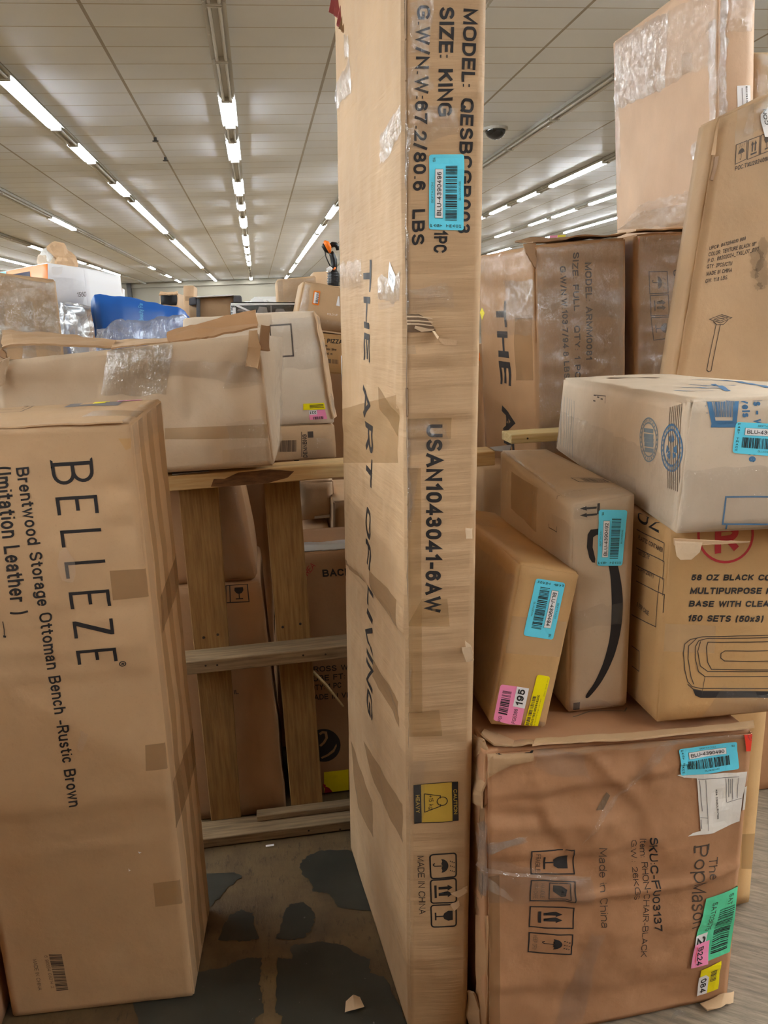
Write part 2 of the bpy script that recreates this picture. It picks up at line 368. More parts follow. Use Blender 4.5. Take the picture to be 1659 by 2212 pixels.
_g('(', .18, _A(1, .45, 1, .7, 125, 235)); _g(')', .18, _A(0, .45, 1, .7, 55, -55)); _g('"', .18, [(0, 1), (0, .7)], [(1, 1), (1, .7)]); _g('#', .52, [(.2, 0), (.4, 1)], [(.6, 0), (.8, 1)], [(0, .65), (1, .65)], [(0, .35), (1, .35)]); _g('?', .46, _A(.5, .74, .46, .26, 160, -60) + [(.5, .3)], [(.5, -.02), (.5, .1)]); _g(' ', .26)
_tc = {}
def text_mesh(s, bold=0.0, aspect=None):
    """outline mesh: x scaled to 0..1, cap height 1; aspect = width / cap height it will be laid out at"""
    wt = .105 + bold * 3.2 + (.035 if bold else 0); gap = .09 + wt * .18
    k = (s, round(wt, 3), round(aspect, 2) if aspect else None)
    if k in _tc: return _tc[k]
    nat = sum(GL.get(c, GL['x'])[0] + wt for c in s) + gap * (len(s) - 1)
    sc = (aspect / nat) if aspect else 1.0
    vs = []; fs = []; x = 0.0
    for c in s:
        wd, st = GL.get(c, GL['x']); w_ = wd * sc + wt * max(0, sc - 1) * .4
        wtx = min(wt, wt * sc * 1.15)
        for p in st:
            q = [(x + wtx / 2 + a * w_, wt / 2 + b * (1 - wt)) for a, b in p]
            q = [q[0]] + [b for a, b in zip(q[:-1], q[1:]) if abs(a[0] - b[0]) + abs(a[1] - b[1]) > 1e-6]
            closed = len(q) > 3 and abs(q[0][0] - q[-1][0]) + abs(q[0][1] - q[-1][1]) < 1e-6
            if closed: q = q[:-1]
            o = len(vs); n = len(q)
            for i in range(n):
                a = np.array(q[i - 1]) if (i > 0 or closed) else None; b = np.array(q[(i + 1) % n]) if (i < n - 1 or closed) else None; m = np.array(q[i])
                t1 = unit(m - a) if a is not None else unit(b - m); t2 = unit(b - m) if b is not None else t1
                n1 = np.array([-t1[1], t1[0]]); n2 = np.array([-t2[1], t2[0]]); mm = unit(n1 + n2); kk = min(1 / max(.35, float(mm @ n1)), 2.2)
                e = np.array([0., 0.])
                if not closed and i == 0 and c not in '.,:i': e = -t1 * wt * (.5 if abs(t1[1]) > .9 or abs(t1[0]) > .9 else .25)
                if not closed and i == n - 1 and c not in '.,:i': e = t2 * wt * (.5 if abs(t2[1]) > .9 or abs(t2[0]) > .9 else .25)
                hx = np.array([wtx, wt]) / 2
                vs += [m + e + mm * kk * hx, m + e - mm * kk * hx]
            for i in range(n if closed else n - 1):
                j = (i + 1) % n; fs.append((o + 2 * i, o + 2 * j, o + 2 * j + 1, o + 2 * i + 1))
        x += w_ + wtx + gap * sc
    vs = np.array(vs) if vs else np.zeros((0, 2))
    if len(vs): vs[:, 0] = vs[:, 0] / max(x - gap * sc, 1e-6)
    _tc[k] = (vs, fs); return _tc[k]

class Face:
    """One side of a carton: a warped grid that prints, tapes and stickers are laid onto."""
    def __init__(s, P, nu, nv, ulines, vlines, pos):
        s.P = P; s.ul = ulines; s.vl = vlines; s.pos_grid = pos
        s.n = unit(np.cross(P[1] - P[0] + P[2] - P[3], P[3] - P[0] + P[2] - P[1]))
        s.w = np.linalg.norm(P[1] - P[0] + P[2] - P[3]) / 2; s.h = np.linalg.norm(P[3] - P[0] + P[2] - P[1]) / 2
    def pos(s, u, v, off=0.0):
        u = min(max(u, 0.0), 1.0); v = min(max(v, 0.0), 1.0)
        i = min(max(int(np.searchsorted(s.ul, u)) - 1, 0), len(s.ul) - 2); j = min(max(int(np.searchsorted(s.vl, v)) - 1, 0), len(s.vl) - 2)
        a = (u - s.ul[i]) / (s.ul[i + 1] - s.ul[i]); b = (v - s.vl[j]) / (s.vl[j + 1] - s.vl[j]); g = s.pos_grid
        return (g[i, j] * (1 - a) + g[i + 1, j] * a) * (1 - b) + (g[i, j + 1] * (1 - a) + g[i + 1, j + 1] * a) * b + s.n * off
    def flat(s, u, v):
        P = s.P; return (P[0] * (1 - u) + P[1] * u) * (1 - v) + (P[3] * (1 - u) + P[2] * u) * v
    def uv(s, x, y):
        u = v = .5
        for _ in range(12):
            p = proj(s.flat(u, v)); e = 1e-4
            du = (proj(s.flat(u + e, v)) - p) / e; dv = (proj(s.flat(u, v + e)) - p) / e
            try: d = np.linalg.solve(np.stack([du, dv], 1), np.array([x, y]) - p)
            except np.linalg.LinAlgError: break
            u = min(max(u + d[0], -1.5), 2.5); v = min(max(v + d[1], -1.5), 2.5)
        return np.array([u, v])
    def lay(s, mb, vs, fs, mat, off):
        """vs: (n,2) uv points; cut along the grid of the side so the print follows every dent"""
        vs = np.asarray(vs, float)
        lo, hi = vs.min(0), vs.max(0)
        if hi[0] < 0 or hi[1] < 0 or lo[0] > 1 or lo[1] > 1: return
        us = [t for t in s.ul if lo[0] + 1e-5 < t < hi[0] - 1e-5]; ws = [t for t in s.vl if lo[1] + 1e-5 < t < hi[1] - 1e-5]
        bm = bmesh.new(); bv = [bm.verts.new((x, y, 0)) for x, y in vs]
        for f in fs:
            try: bm.faces.new([bv[i] for i in f])
            except ValueError: pass
        for t in us: bmesh.ops.bisect_plane(bm, geom=bm.verts[:] + bm.edges[:] + bm.faces[:], dist=1e-7, plane_co=(t, 0, 0), plane_no=(1, 0, 0))
        for t in ws: bmesh.ops.bisect_plane(bm, geom=bm.verts[:] + bm.edges[:] + bm.faces[:], dist=1e-7, plane_co=(0, t, 0), plane_no=(0, 1, 0))
        bm.verts.index_update(); bm.faces.ensure_lookup_table()
        keep = [f for f in bm.faces if -1e-4 <= f.calc_center_median().x <= 1.0001 and -1e-4 <= f.calc_center_median().y <= 1.0001]
        if keep:
            mb.add([s.pos(v.co.x, v.co.y, off) for v in bm.verts], [[v.index for v in f.verts] for f in keep], mat)
        bm.free()
    # --- things given at points of the photograph, looked up on this side
    def text(s, mb, t, A, B, Cc, bold=0.0, mat='ink', off=.0007):
        a, b, c = s.uv(*A), s.uv(*B), s.uv(*Cc); sc = np.array([s.w, s.h]); vs, fs = text_mesh(t, bold, np.linalg.norm((b - a) * sc) / max(np.linalg.norm((c - a) * sc), 1e-6))
        if len(vs): s.lay(mb, a + vs[:, :1] * (b - a) + vs[:, 1:] * (c - a), fs, mat, off)
    def poly(s, mb, pts, mat, off=.0007):
        q = [s.uv(*p) for p in pts]; s.polyuv(mb, q, mat, off)
    def polyuv(s, mb, q, mat, off):
        bm = bmesh.new(); bv = [bm.verts.new((p[0] * s.w, p[1] * s.h, 0)) for p in q]
        f = bm.faces.new(bv); bmesh.ops.triangulate(bm, faces=[f]); bm.verts.index_update()
        s.lay(mb, [(v.co.x / s.w, v.co.y / s.h) for v in bm.verts], [[v.index for v in f.verts] for f in bm.faces], mat, off); bm.free()
    def line(s, mb, pts, wid, mat='ink', closed=False, off=.0007):
        sc = np.array([s.w, s.h]); s.ribbon(mb, [s.uv(*p) * sc for p in pts], wid, mat, closed, off)
    def ribbon(s, mb, q, wid, mat, closed=False, off=.0007):
        sc = np.array([s.w, s.h]); q = [np.array(p, float) for p in q]; n = len(q)
        vs = []; fs = []
        for i in range(n):
            a = q[i - 1] if (i > 0 or closed) else q[i]; b = q[(i + 1) % n] if (i < n - 1 or closed) else q[i]
            t1 = unit(q[i] - a) if np.linalg.norm(q[i] - a) > 1e-9 else unit(b - q[i]); t2 = unit(b - q[i]) if np.linalg.norm(b - q[i]) > 1e-9 else t1
            n1 = np.array([-t1[1], t1[0]]); n2 = np.array([-t2[1], t2[0]]); m = unit(n1 + n2); k = wid / 2 / max(.4, float(m @ n1))
            vs += [(q[i] + m * k) / sc, (q[i] - m * k) / sc]
        for i in range(n if closed else n - 1):
            j = (i + 1) % n; fs.append((2 * i, 2 * j, 2 * j + 1, 2 * i + 1))
        s.lay(mb, vs, fs, mat, off)
    def quad(s, mb, pts, mat, off):
        s.lay(mb, [s.uv(*p) for p in pts], [(0, 1, 2, 3)], mat, off)
    def frame(s, mb, BL, BR, TR, TL): return Local(s, mb, [s.uv(*BL), s.uv(*BR), s.uv(*TR), s.uv(*TL)])
class Local:
    """a small drawing area on a side: s along the reading direction, t up, both 0..1"""
    def __init__(s, face, mb, q):
        s.f = face; s.mb = mb; s.q = q; sc = np.array([face.w, face.h])
        s.W = np.linalg.norm((q[1] - q[0]) * sc); s.H = np.linalg.norm((q[3] - q[0]) * sc)
    def m(s, x, y):
        q = s.q; return (q[0] * (1 - x) + q[1] * x) * (1 - y) + (q[3] * (1 - x) + q[2] * x) * y
    def rect(s, x0, y0, x1, y1, mat, off=.0007): s.poly([(x0, y0), (x1, y0), (x1, y1), (x0, y1)], mat, off)
    def poly(s, pts, mat, off=.0007):
        q = [s.m(*p) for p in pts]
        if len(q) == 4: s.f.lay(s.mb, q, [(0, 1, 2, 3)], mat, off)
        else: s.f.polyuv(s.mb, q, mat, off)
    def line(s, pts, wid, mat='ink', closed=False, off=.0007):
        sc = np.array([s.f.w, s.f.h]); s.f.ribbon(s.mb, [s.m(*p) * sc for p in pts], wid, mat, closed, off)
    def text(s, t, x, y, wd, ht, mat='ink', bold=0.0, off=.0007, up=False):
        vs, fs = text_mesh(t, bold, abs((wd * s.H / (ht * s.W)) if up else (wd * s.W / (ht * s.H))))
        if not len(vs): return
        if up: q = [s.m(x - b * ht, y + a * wd) for a, b in vs]
        else: q = [s.m(x + a * wd, y + b * ht) for a, b in vs]
        s.f.lay(s.mb, q, fs, mat, off)
    def bars(s, x0, y0, x1, y1, seed, mat='ink', n=34, off=.0007, up=False):
        r = random.Random(seed); x = 0.0; ws = []
        for i in range(n): ws.append((r.choice([1, 1, 2, 2, 3]), r.choice([1, 1, 2, 3])))
        tot = sum(a + b for a, b in ws) - ws[-1][1]
        for a, b in ws:
            if up: s.rect(x0, y0 + (y1 - y0) * x / tot, x1, y0 + (y1 - y0) * (x + a) / tot, mat, off)
            else: s.rect(x0 + (x1 - x0) * x / tot, y0, x0 + (x1 - x0) * (x + a) / tot, y1, mat, off)
            x += a + b
    def round_rect(s, x0, y0, x1, y1, r, mat, off):
        rx, ry = r / s.W, r / s.H; p = []
        for cx, cy, a0 in ((x1 - rx, y0 + ry, -90), (x1 - rx, y1 - ry, 0), (x0 + rx, y1 - ry, 90), (x0 + rx, y0 + ry, 180)):
            for k in range(5): a = math.radians(a0 + 22.5 * k); p.append((cx + rx * math.cos(a), cy + ry * math.sin(a)))
        s.poly(p, mat, off); return p

KEYS = ['LFD', 'RFD', 'LBD', 'RBD', 'LFT', 'RFT', 'LBT', 'RBT']
SIDES = {'F': ('LFD', 'RFD', 'RFT', 'LFT'), 'R': ('RFD', 'RBD', 'RBT', 'RFT'), 'B': ('RBD', 'LBD', 'LBT', 'RBT'), 'L': ('LBD', 'LFD', 'LFT', 'LBT'),
         'T': ('LFT', 'RFT', 'RBT', 'LBT'), 'D': ('LBD', 'RBD', 'RFD', 'LFD')}
NEI = {'F': 'DRTL', 'R': 'DBTF', 'B': 'DLTR', 'L': 'DFTB', 'T': 'FRBL', 'D': 'BRFL'}   # neighbour across v=0, u=1, v=1, u=0
def wear(p, amp, seed):
    return amp * (mnoise.noise(Vector((p[0] * 14 + seed, p[1] * 14, p[2] * 14))) + .6 * mnoise.noise(Vector((p[0] * 45, p[1] * 45 + seed, p[2] * 45))))
class Carton:
    def __init__(s, name, label, corners, mat, cat='box', group=None, step=.03, bulge=.004, rough=.003, edge=.005, worn=.003, seed=1, creases=None, ripple=None, mats=None, skip=''):
        c = {k: np.array(v, float) for k, v in (corners.items() if isinstance(corners, dict) else zip(KEYS, corners))}
        base = (c['LFD'] + c['RFD'] + c['LBD'] + c['RBD']) / 4; base[2] = min(c[k][2] for k in KEYS[:4])
        s.root = thing(name, label, cat, base, group); s.c = c; s.body = MB(); s.faces = {}; s.seed = seed
        N = {}
        for k, q in SIDES.items():
            P = [c[i] for i in q]; N[k] = unit(np.cross(P[1] - P[0] + P[2] - P[3], P[3] - P[0] + P[2] - P[1]))
        for fi, (k, q) in enumerate(SIDES.items()):
            P = [c[i] for i in q]; w = np.linalg.norm(P[1] - P[0] + P[2] - P[3]) / 2; h = np.linalg.norm(P[3] - P[0] + P[2] - P[1]) / 2
            nu, nv = max(2, int(w / step)), max(2, int(h / step))
            if k in 'BD': nu, nv = 2, 2
            def lines(n, L):
                e = min(edge / L, .2); return np.concatenate([[0, e], np.linspace(e, 1 - e, n + 1)[1:-1], [1 - e, 1]])
            ul, vl = lines(nu, w), lines(nv, h)
            U, V = np.meshgrid(ul, vl, indexing='ij'); f = Face(P, nu, nv, ul, vl, None)
            win = np.clip(np.minimum(np.minimum(U, 1 - U) * w, np.minimum(V, 1 - V) * h) / .03, 0, 1)
            D = bulge * 16 * U * (1 - U) * V * (1 - V) * .5 + rough * fbm(U * w * 9, V * h * 9, seed + fi * 3.7, 4) * win
            if ripple and k in ripple: D += ripple[k] * (np.sin(V * h * 2 * math.pi / .046 + 3 * fbm(U * w * 3, V * h * 3, seed + 9, 2)) * (.4 + .6 * np.clip(fbm(U * w * 4, V * h * 5, seed + 4, 2), 0, 1))) * win
            for cr in (creases or {}).get(k, []):
                pts, amp, wid, kind = cr
                uvp = [f.uv(*p) * np.array([w, h]) for p in pts]; best = np.full(U.shape, 9.0); sg = np.zeros(U.shape)
                for a, b in zip(uvp[:-1], uvp[1:]):
                    d = b - a; L = max(np.linalg.norm(d), 1e-6); t = np.clip(((U * w - a[0]) * d[0] + (V * h - a[1]) * d[1]) / L ** 2, 0, 1)
                    ex, ey = U * w - (a[0] + t * d[0]), V * h - (a[1] + t * d[1]); ds = np.hypot(ex, ey)
                    cs = np.sign(d[0] * ey - d[1] * ex); m = ds < best; best = np.where(m, ds, best); sg = np.where(m, cs, sg)
                if kind == 'r': D += amp * np.exp(-(best / wid) ** 2) * np.clip(win + .3, 0, 1)
                else: D += amp * sg * (best / wid) * np.exp(-(best / wid) ** 1.0) * np.clip(win + .3, 0, 1)
            PP = ((P[0] * (1 - U[..., None]) + P[1] * U[..., None]) * (1 - V[..., None]) + (P[3] * (1 - U[..., None]) + P[2] * U[..., None]) * V[..., None])
            POS = PP + N[k] * D[..., None]
            nb = NEI[k]
            for i in range(len(ul)):
                for j in range(len(vl)):
                    ns = []
                    if j == 0: ns.append(nb[0])
                    if i == len(ul) - 1: ns.append(nb[1])
                    if j == len(vl) - 1: ns.append(nb[2])
                    if i == 0: ns.append(nb[3])
                    if ns:
                        d = N[k] + sum(N[x] for x in ns); a = edge * (.34 if len(ns) == 1 else .42)
                        POS[i, j] = PP[i, j] - d * (a + worn * .5 + .5 * wear(PP[i, j], worn, seed))
            f.pos_grid = POS; f.D = D; s.faces[k] = f
            if k not in skip: s.body.grid(POS, (mats or {}).get(k, mat))
    def __getattr__(s, k):
        if k in SIDES: return s.faces[k]
        raise AttributeError(k)
    def text(s, k, *a, **kw): s.faces[k].text(s.body, *a, **kw)
    def poly(s, k, *a, **kw): s.faces[k].poly(s.body, *a, **kw)
    def line(s, k, *a, **kw): s.faces[k].line(s.body, *a, **kw)
    def frame(s, k, *a): return s.faces[k].frame(s.body, *a)
    def tape(s, k, pts, mat='tape', off=.0005):
        m = MB(); s.faces[k].quad(m, pts, mat, off)
        if m.v: m.build('packing_tape', s.root)
    def tapeuv(s, k, u0, v0, u1, v1, mat='tape', off=.0004):
        m = MB(); s.faces[k].lay(m, [(u0, v0), (u1, v0), (u1, v1), (u0, v1)], [(0, 1, 2, 3)], mat, off)
        if m.v: m.build('packing_tape', s.root)
    def film(s, k, pts=None, uv=None, mat='film', amp=.006, seed=3, step=.012, off=.003, freq=(10, 26)):
        f = s.faces[k]; q = [f.uv(*p) for p in pts] if pts else [np.array(p, float) for p in uv]
        sc = np.array([f.w, f.h]); L1 = np.linalg.norm((q[1] - q[0]) * sc); L2 = np.linalg.norm((q[3] - q[0]) * sc)
        n1, n2 = max(4, min(90, int(L1 / step))), max(4, min(90, int(L2 / step)))
        a = np.linspace(0, 1, n1); b = np.linspace(0, 1, n2); A, B = np.meshgrid(a, b, indexing='ij')
        r = 1 - np.abs(fbm(A * L1 * freq[0] + B * 2, B * L2 * freq[1], seed, 3)); r2 = fbm(A * L1 * 40, B * L2 * 40, seed + 2, 2)
        D = off + amp * np.clip(r, 0, 1) ** 3 + amp * .25 * r2
        win = np.clip(np.minimum(np.minimum(A, 1 - A) * L1, np.minimum(B, 1 - B) * L2) / .02, 0, 1); D = off * .5 + (D - off * .5) * win
        P = np.zeros((n1, n2, 3)); jag = .006 * fbm(A * L1 * 30, B * L2 * 30, seed + 5, 2) * (1 - win)
        for i in range(n1):
            for j in range(n2):
                x = (q[0] * (1 - a[i]) + q[1] * a[i]) * (1 - b[j]) + (q[3] * (1 - a[i]) + q[2] * a[i]) * b[j]
                x = x + jag[i, j] / sc
                P[i, j] = f.pos(x[0], x[1], max(.0012, D[i, j]))
        m = MB(); m.grid(P, mat); return m.build('plastic_wrap', s.root, smooth=True)
    def flap(s, grid, mat='kraft_inner', th=.005, name='flap', label=None, amp=.006, seed=1, dens=10):
        """grid: rows of 3D points, refined and crumpled"""
        G = np.array(grid, float); P = refine(G, dens, amp, seed); m = MB(); m.grid(P, mat); o = m.build(name, s.root, smooth=False, solid=th)
        if label: o['label'] = label
        return o
    def sticker(s, k, BL, BR, TR, TL, mat, draw=None, name='sticker', label=None, rad=.006, off=.0012):
        m = MB(); L = s.faces[k].frame(m, BL, BR, TR, TL)
        if rad: L.round_rect(0, 0, 1, 1, rad, mat, off)
        else: L.rect(0, 0, 1, 1, mat, off)
        if draw: draw(L, off + .0005)
        if not m.v: return None
        o = m.build(name, s.root)
        if label: o['label'] = label
        return o
    def done(s, name='carton_body'): return s.body.build(name, s.root, weld=1e-5, smooth=True)
def refine(G, dens, amp, seed):
    nu, nv = G.shape[:2]; A = np.linspace(0, nu - 1, (nu - 1) * dens + 1); B = np.linspace(0, nv - 1, (nv - 1) * dens + 1)
    P = np.zeros((len(A), len(B), 3))
    for i, a in enumerate(A):
        i0 = min(int(a), nu - 2); fa = a - i0
        for j, b in enumerate(B):
            j0 = min(int(b), nv - 2); fb = b - j0
            P[i, j] = (G[i0, j0] * (1 - fa) + G[i0 + 1, j0] * fa) * (1 - fb) + (G[i0, j0 + 1] * (1 - fa) + G[i0 + 1, j0 + 1] * fa) * fb
    n = unit(np.cross(G[-1, 0] - G[0, 0], G[0, -1] - G[0, 0]))
    Q = P * 22
    P += n * (.55 * amp * fbm(.6 * (Q[..., 0] + Q[..., 2] * .7), .6 * (Q[..., 1] + Q[..., 2]), seed, 2))[..., None]
    e = (fbm(P[..., 0] * 60, P[..., 2] * 60, seed + 3, 2) * .14 * amp)[..., None]; P[0] += e[0]; P[-1] += e[-1]; P[:, 0] += e[:, 0]; P[:, -1] += e[:, -1]
    return P
def blue_sticker(num):
    def draw(L, o):
        L.text('BIDFTA.COM', .36, .88, .27, .06, 'ink_soft', off=o); L.rect(.155, .60, .81, .835, 'ink_soft', o); L.rect(.16, .607, .805, .828, 'white', o + .0004)
        L.text('BLU-' + num, .19, .655, .58, .125, 'ink', .004, off=o + .0009)
        L.bars(.13, .20, .85, .53, int(num), 'ink', 36, o); L.text('BLU' + num, .40, .09, .25, .06, 'ink_soft', off=o)
        for i, ch in enumerate('FAST TRACK'):
            if ch != ' ': L.text(ch, .035, .90 - i * .092, .042, .065, 'ink', .01, off=o)
        L.text('184', .90, .82, .06, .08, 'ink_soft', off=o)
    return draw
def umbrella(L, o, x0, y0, x1, y1, mat='ink', drops=True):
    X = lambda x: x0 + (x1 - x0) * x; Y = lambda y: y0 + (y1 - y0) * y; w = L.W * (x1 - x0)
    p = [(X(.5 + .36 * math.cos(a)), Y(.42 + .30 * math.sin(a))) for a in np.linspace(math.pi, 0, 12)]
    p += [(X(.74), Y(.46)), (X(.62), Y(.42)), (X(.5), Y(.46)), (X(.38), Y(.42)), (X(.26), Y(.46))]
    L.poly(p, mat, o); L.line([(X(.5), Y(.44)), (X(.5), Y(.14)), (X(.46), Y(.08)), (X(.39), Y(.08)), (X(.36), Y(.15))], w * .05, mat, off=o)
    if drops:
        for i in range(9): a, b = .25 + .25 * (i % 3) + .04 * (i // 3), .78 + .08 * (i // 3); L.rect(X(a), Y(b), X(a + .05), Y(b + .05), mat, o)
def arrows(L, o, x0, y0, x1, y1, mat='ink'):
    X = lambda x: x0 + (x1 - x0) * x; Y = lambda y: y0 + (y1 - y0) * y
    L.rect(X(.18), Y(.10), X(.82), Y(.20), mat, o)
    for c in (.34, .66): L.poly([(X(c - .07), Y(.28)), (X(c + .07), Y(.28)), (X(c + .07), Y(.68)), (X(c + .15), Y(.68)), (X(c), Y(.9)), (X(c - .15), Y(.68)), (X(c - .07), Y(.68))], mat, o)
def glass(L, o, x0, y0, x1, y1, mat='ink'):
    X = lambda x: x0 + (x1 - x0) * x; Y = lambda y: y0 + (y1 - y0) * y
    L.poly([(X(.24), Y(.9)), (X(.76), Y(.9)), (X(.78), Y(.7)), (X(.66), Y(.52)), (X(.5), Y(.46)), (X(.34), Y(.52)), (X(.22), Y(.7))], mat, o)
    L.rect(X(.47), Y(.16), X(.53), Y(.48), mat, o); L.rect(X(.28), Y(.10), X(.72), Y(.17), mat, o)
def chaikin(pts, n=2):
    p = [np.array(q, float) for q in pts]
    for _ in range(n): p = [r for i in range(len(p)) for r in (p[i] * .75 + p[(i + 1) % len(p)] * .25, p[i] * .25 + p[(i + 1) % len(p)] * .75)]
    return p
def hexY(px, Y, depth, zlow=None, slope=0.0):
    """carton whose front is seen at four points (LB, RB, RT, LT) at distance Y; zlow stretches it down to what it stands on"""
    lb, rb, rt, lt = [atY(x, y, Y + (slope if i in (1, 2) else 0)) for i, (x, y) in enumerate(px)]
    if zlow is not None:
        for b, t in ((lb, lt), (rb, rt)):
            k = (zlow - t[2]) / (b[2] - t[2]); b[:] = t + (b - t) * k
    d = np.array([0, depth, 0]); return [lb, rb, lb + d, rb + d, lt, rt, lt + d, rt + d]

# ------------------------------------------------------------------ the setting
HC = 4.35; X0, X1, Y0, Y1 = -15.0, 15.0, -7.0, 62.0
fl = MB()
fl.add([(X0, Y0, 0), (.56, Y0, 0), (.56, Y1, 0), (X0, Y1, 0)], [(0, 1, 2, 3)], 'floor_worn')
fl.add([(.56, Y0, 0), (X1, Y0, 0), (X1, Y1, 0), (.56, Y1, 0)], [(0, 1, 2, 3)], 'floor_plank')
def ragged(pts, amp=5, n=7, seed=1):
    out = []; r = random.Random(seed)
    for i, a in enumerate(pts):
        b = pts[(i + 1) % len(pts)]
        for k in range(n):
            t = k / n; out.append((a[0] + (b[0] - a[0]) * t + r.uniform(-amp, amp), a[1] + (b[1] - a[1]) * t + r.uniform(-amp, amp) * .6))
    return out
def floor_patch(zp, seed):
    pts = [atZ(380 + x / 3.19, 1700 + y / 3.19, 0)[:2] for x, y in ragged(zp, 9, 6, seed)]
    bm = bmesh.new(); bv = [bm.verts.new((p[0], p[1], .0012)) for p in pts]; f = bm.faces.new(bv)
    if f.normal.z < 0: f.normal_flip()
    bmesh.ops.triangulate(bm, faces=[f]); bm.verts.index_update()
    fl.add([v.co[:] for v in bm.verts], [[v.index for v in f.verts] for f in bm.faces], 'floor_paint'); bm.free()
for i, z in enumerate([
    [(60, 1290), (330, 1250), (420, 1200), (510, 1180), (590, 1180), (585, 1290), (575, 1360), (592, 1450), (600, 1560), (545, 1600), (540, 1720), (0, 1720), (-250, 1650), (-300, 1450)],
    [(695, 1180), (800, 1190), (790, 1100), (880, 1080), (1010, 1065), (1150, 1090), (1220, 1140), (1330, 1190), (1340, 1280), (1440, 1310), (1600, 1640), (1650, 1760), (740, 1760), (735, 1580), (690, 1560), (695, 1380)],
    [(295, 1055), (360, 890), (450, 850), (530, 870), (540, 960), (570, 1050), (440, 1068)],
    [(690, 1050), (725, 960), (740, 870), (790, 805), (890, 800), (960, 880), (950, 960), (880, 1040), (790, 1060)],
    [(850, 530), (900, 480), (1000, 440), (1190, 430), (1280, 500), (1340, 720), (1360, 860), (1120, 830), (1060, 740), (950, 720), (930, 650), (870, 610)],
    [(100, 600), (400, 590), (460, 620), (350, 700), (240, 830), (100, 850)]]): floor_patch(z, i + 1)
struct(fl, 'floor')
struct(MB().add([(X0, Y0, HC), (X0, Y1, HC), (X1, Y1, HC), (X1, Y0, HC)], [(0, 1, 2, 3)], 'ceiling_tile'), 'ceiling')
struct(MB().box((X0, Y1, 0), (X1, Y1 + .2, HC), 'wall_paint'), 'wall_back')
struct(MB().box((X0 - .2, Y0, 0), (X0, Y1, HC), 'wall_paint'), 'wall_left')
struct(MB().box((X1, Y0, 0), (X1 + .2, Y1, HC), 'wall_paint'), 'wall_right')
struct(MB().box((X0, Y0 - .2, 0), (X1, Y0, HC), 'wall_paint'), 'wall_front')
a, b = atY(275, 630, 61.7), atY(284, 630, 61.7)
struct(MB().box((a[0], 61.6, 0), (b[0], 62, HC - .02), 'dark_pipe'), 'trim_1')
struct(MB().box((X0, 61.8, HC - .35), (X1, 62, HC - .02), 'wall_paint'), 'trim_2')

# ------------------------------------------------------------------ strip lights under the ceiling
LIT = {
 -2.62: [(10.75, 13.36), (14.47, 15.99), (18.19, 19.99), (20.84, 28.08), (30.33, 33.8), (34.0, 40.4), (40.5, 46.2), (51.9, 61.6)],
 -5.05: [(23.5, 26.5), (43.8, 46.1), (51.4, 54.5), (57.5, 61.4)],
 -7.45: [(31.0, 32.9), (35.9, 37.7), (37.8, 40.6), (41.2, 44.3), (44.8, 47.1), (47.2, 50.3)],
 -8.60: None,
 -9.85: [(9, 61)], -12.25: [(9, 61)],
 -0.17: [(11.81, 13.36), (14.38, 16.07), (18.25, 20.2), (21.7, 22.9), (24.55, 27.1), (29.6, 33.4), (34.5, 37.4), (38.5, 41.6), (42.5, 45.6), (57.9, 61.6)],
 2.26: [(12, 14.5), (17, 19.5), (22.54, 25.28), (27.06, 29.39), (29.86, 38.9), (38.95, 44.3), (45.7, 53.4), (57.2, 61.6)],
 4.66: [(27, 29.4), (33, 36), (42, 45), (52, 55)],
 7.08: [(16.83, 20.03), (20.87, 22.49), (23.37, 25.2), (25.95, 27.18), (30, 33), (36, 39), (44, 49), (54, 58)],
 9.48: [(17.5, 20), (21.58, 23.6), (24.57, 26.6), (27.03, 28.92), (30.97, 33.11), (37, 40), (46, 50)],
 11.9: [(26.9, 32.07), (33.37, 35.27), (39, 43), (50, 54)]}
def split(a, b, L=2.45):
    n = max(1, int(math.ceil((b - a) / L - .15))); return [(a + (b - a) * i / n, a + (b - a) * (i + 1) / n) for i in range(n)]
_mesh = {}
def fix_mesh(kind, L, lit):
    k = (kind, round(L, 2), lit)
    if k in _mesh: return _mesh[k]
    m = MB(); h = L / 2 - .006
    if kind == 'housing':
        m.add([(x, y, z) for y in (-h, h) for x, z in ((-.055, 0), (-.108, -.078), (-.05, -.056), (.05, -.056), (.108, -.078), (.055, 0))],
              [(0, 1, 7, 6), (1, 2, 8, 7), (2, 3, 9, 8), (3, 4, 10, 9), (4, 5, 11, 10), (0, 5, 4, 3, 2, 1), (6, 7, 8, 9, 10, 11)], 'enamel')
        for e in (-h + .02, h - .02): m.box((-.07, e - .012, -.112), (.07, e + .012, -.056), 'enamel')
    else: m.tube([(0, -h + .035, 0), (0, h - .035, 0)], .019, 'tube_lit' if lit else 'dead_tube', 8)
    o = m.build(kind); me = o.data; bpy.data.objects.remove(o); _mesh[k] = me; return me
def strip_light(x, y0, y1, lit):
    L = round((y1 - y0) / .05) * .05; y = (y0 + y1) / 2
    near = 'glowing white' if lit else 'unlit dusty'
    row = {-0.17: 'row over the aisle', -2.62: 'first row left of the aisle', -5.05: 'second row left of the aisle', 2.26: 'first row right of the aisle', 4.66: 'mostly dark row right of the tall carton',
           7.08: 'row just under the big wrapped carton'}.get(x, 'outer rows near the side walls')
    t = thing('strip_light', '%s double tube ceiling light in the %s' % (near, row), 'light', (x, y, HC), '%s tube lights, %s' % ('lit' if lit else 'dark', row))
    for kind, dx in (('housing', 0), ('tube', -.045), ('tube', .045)):
        o = bpy.data.objects.new(kind, fix_mesh(kind, L, lit)); C.objects.link(o); o.parent = t
        if dx: o.location = (dx, 0, -.088)
        else: o.location = (0, 0, 0)
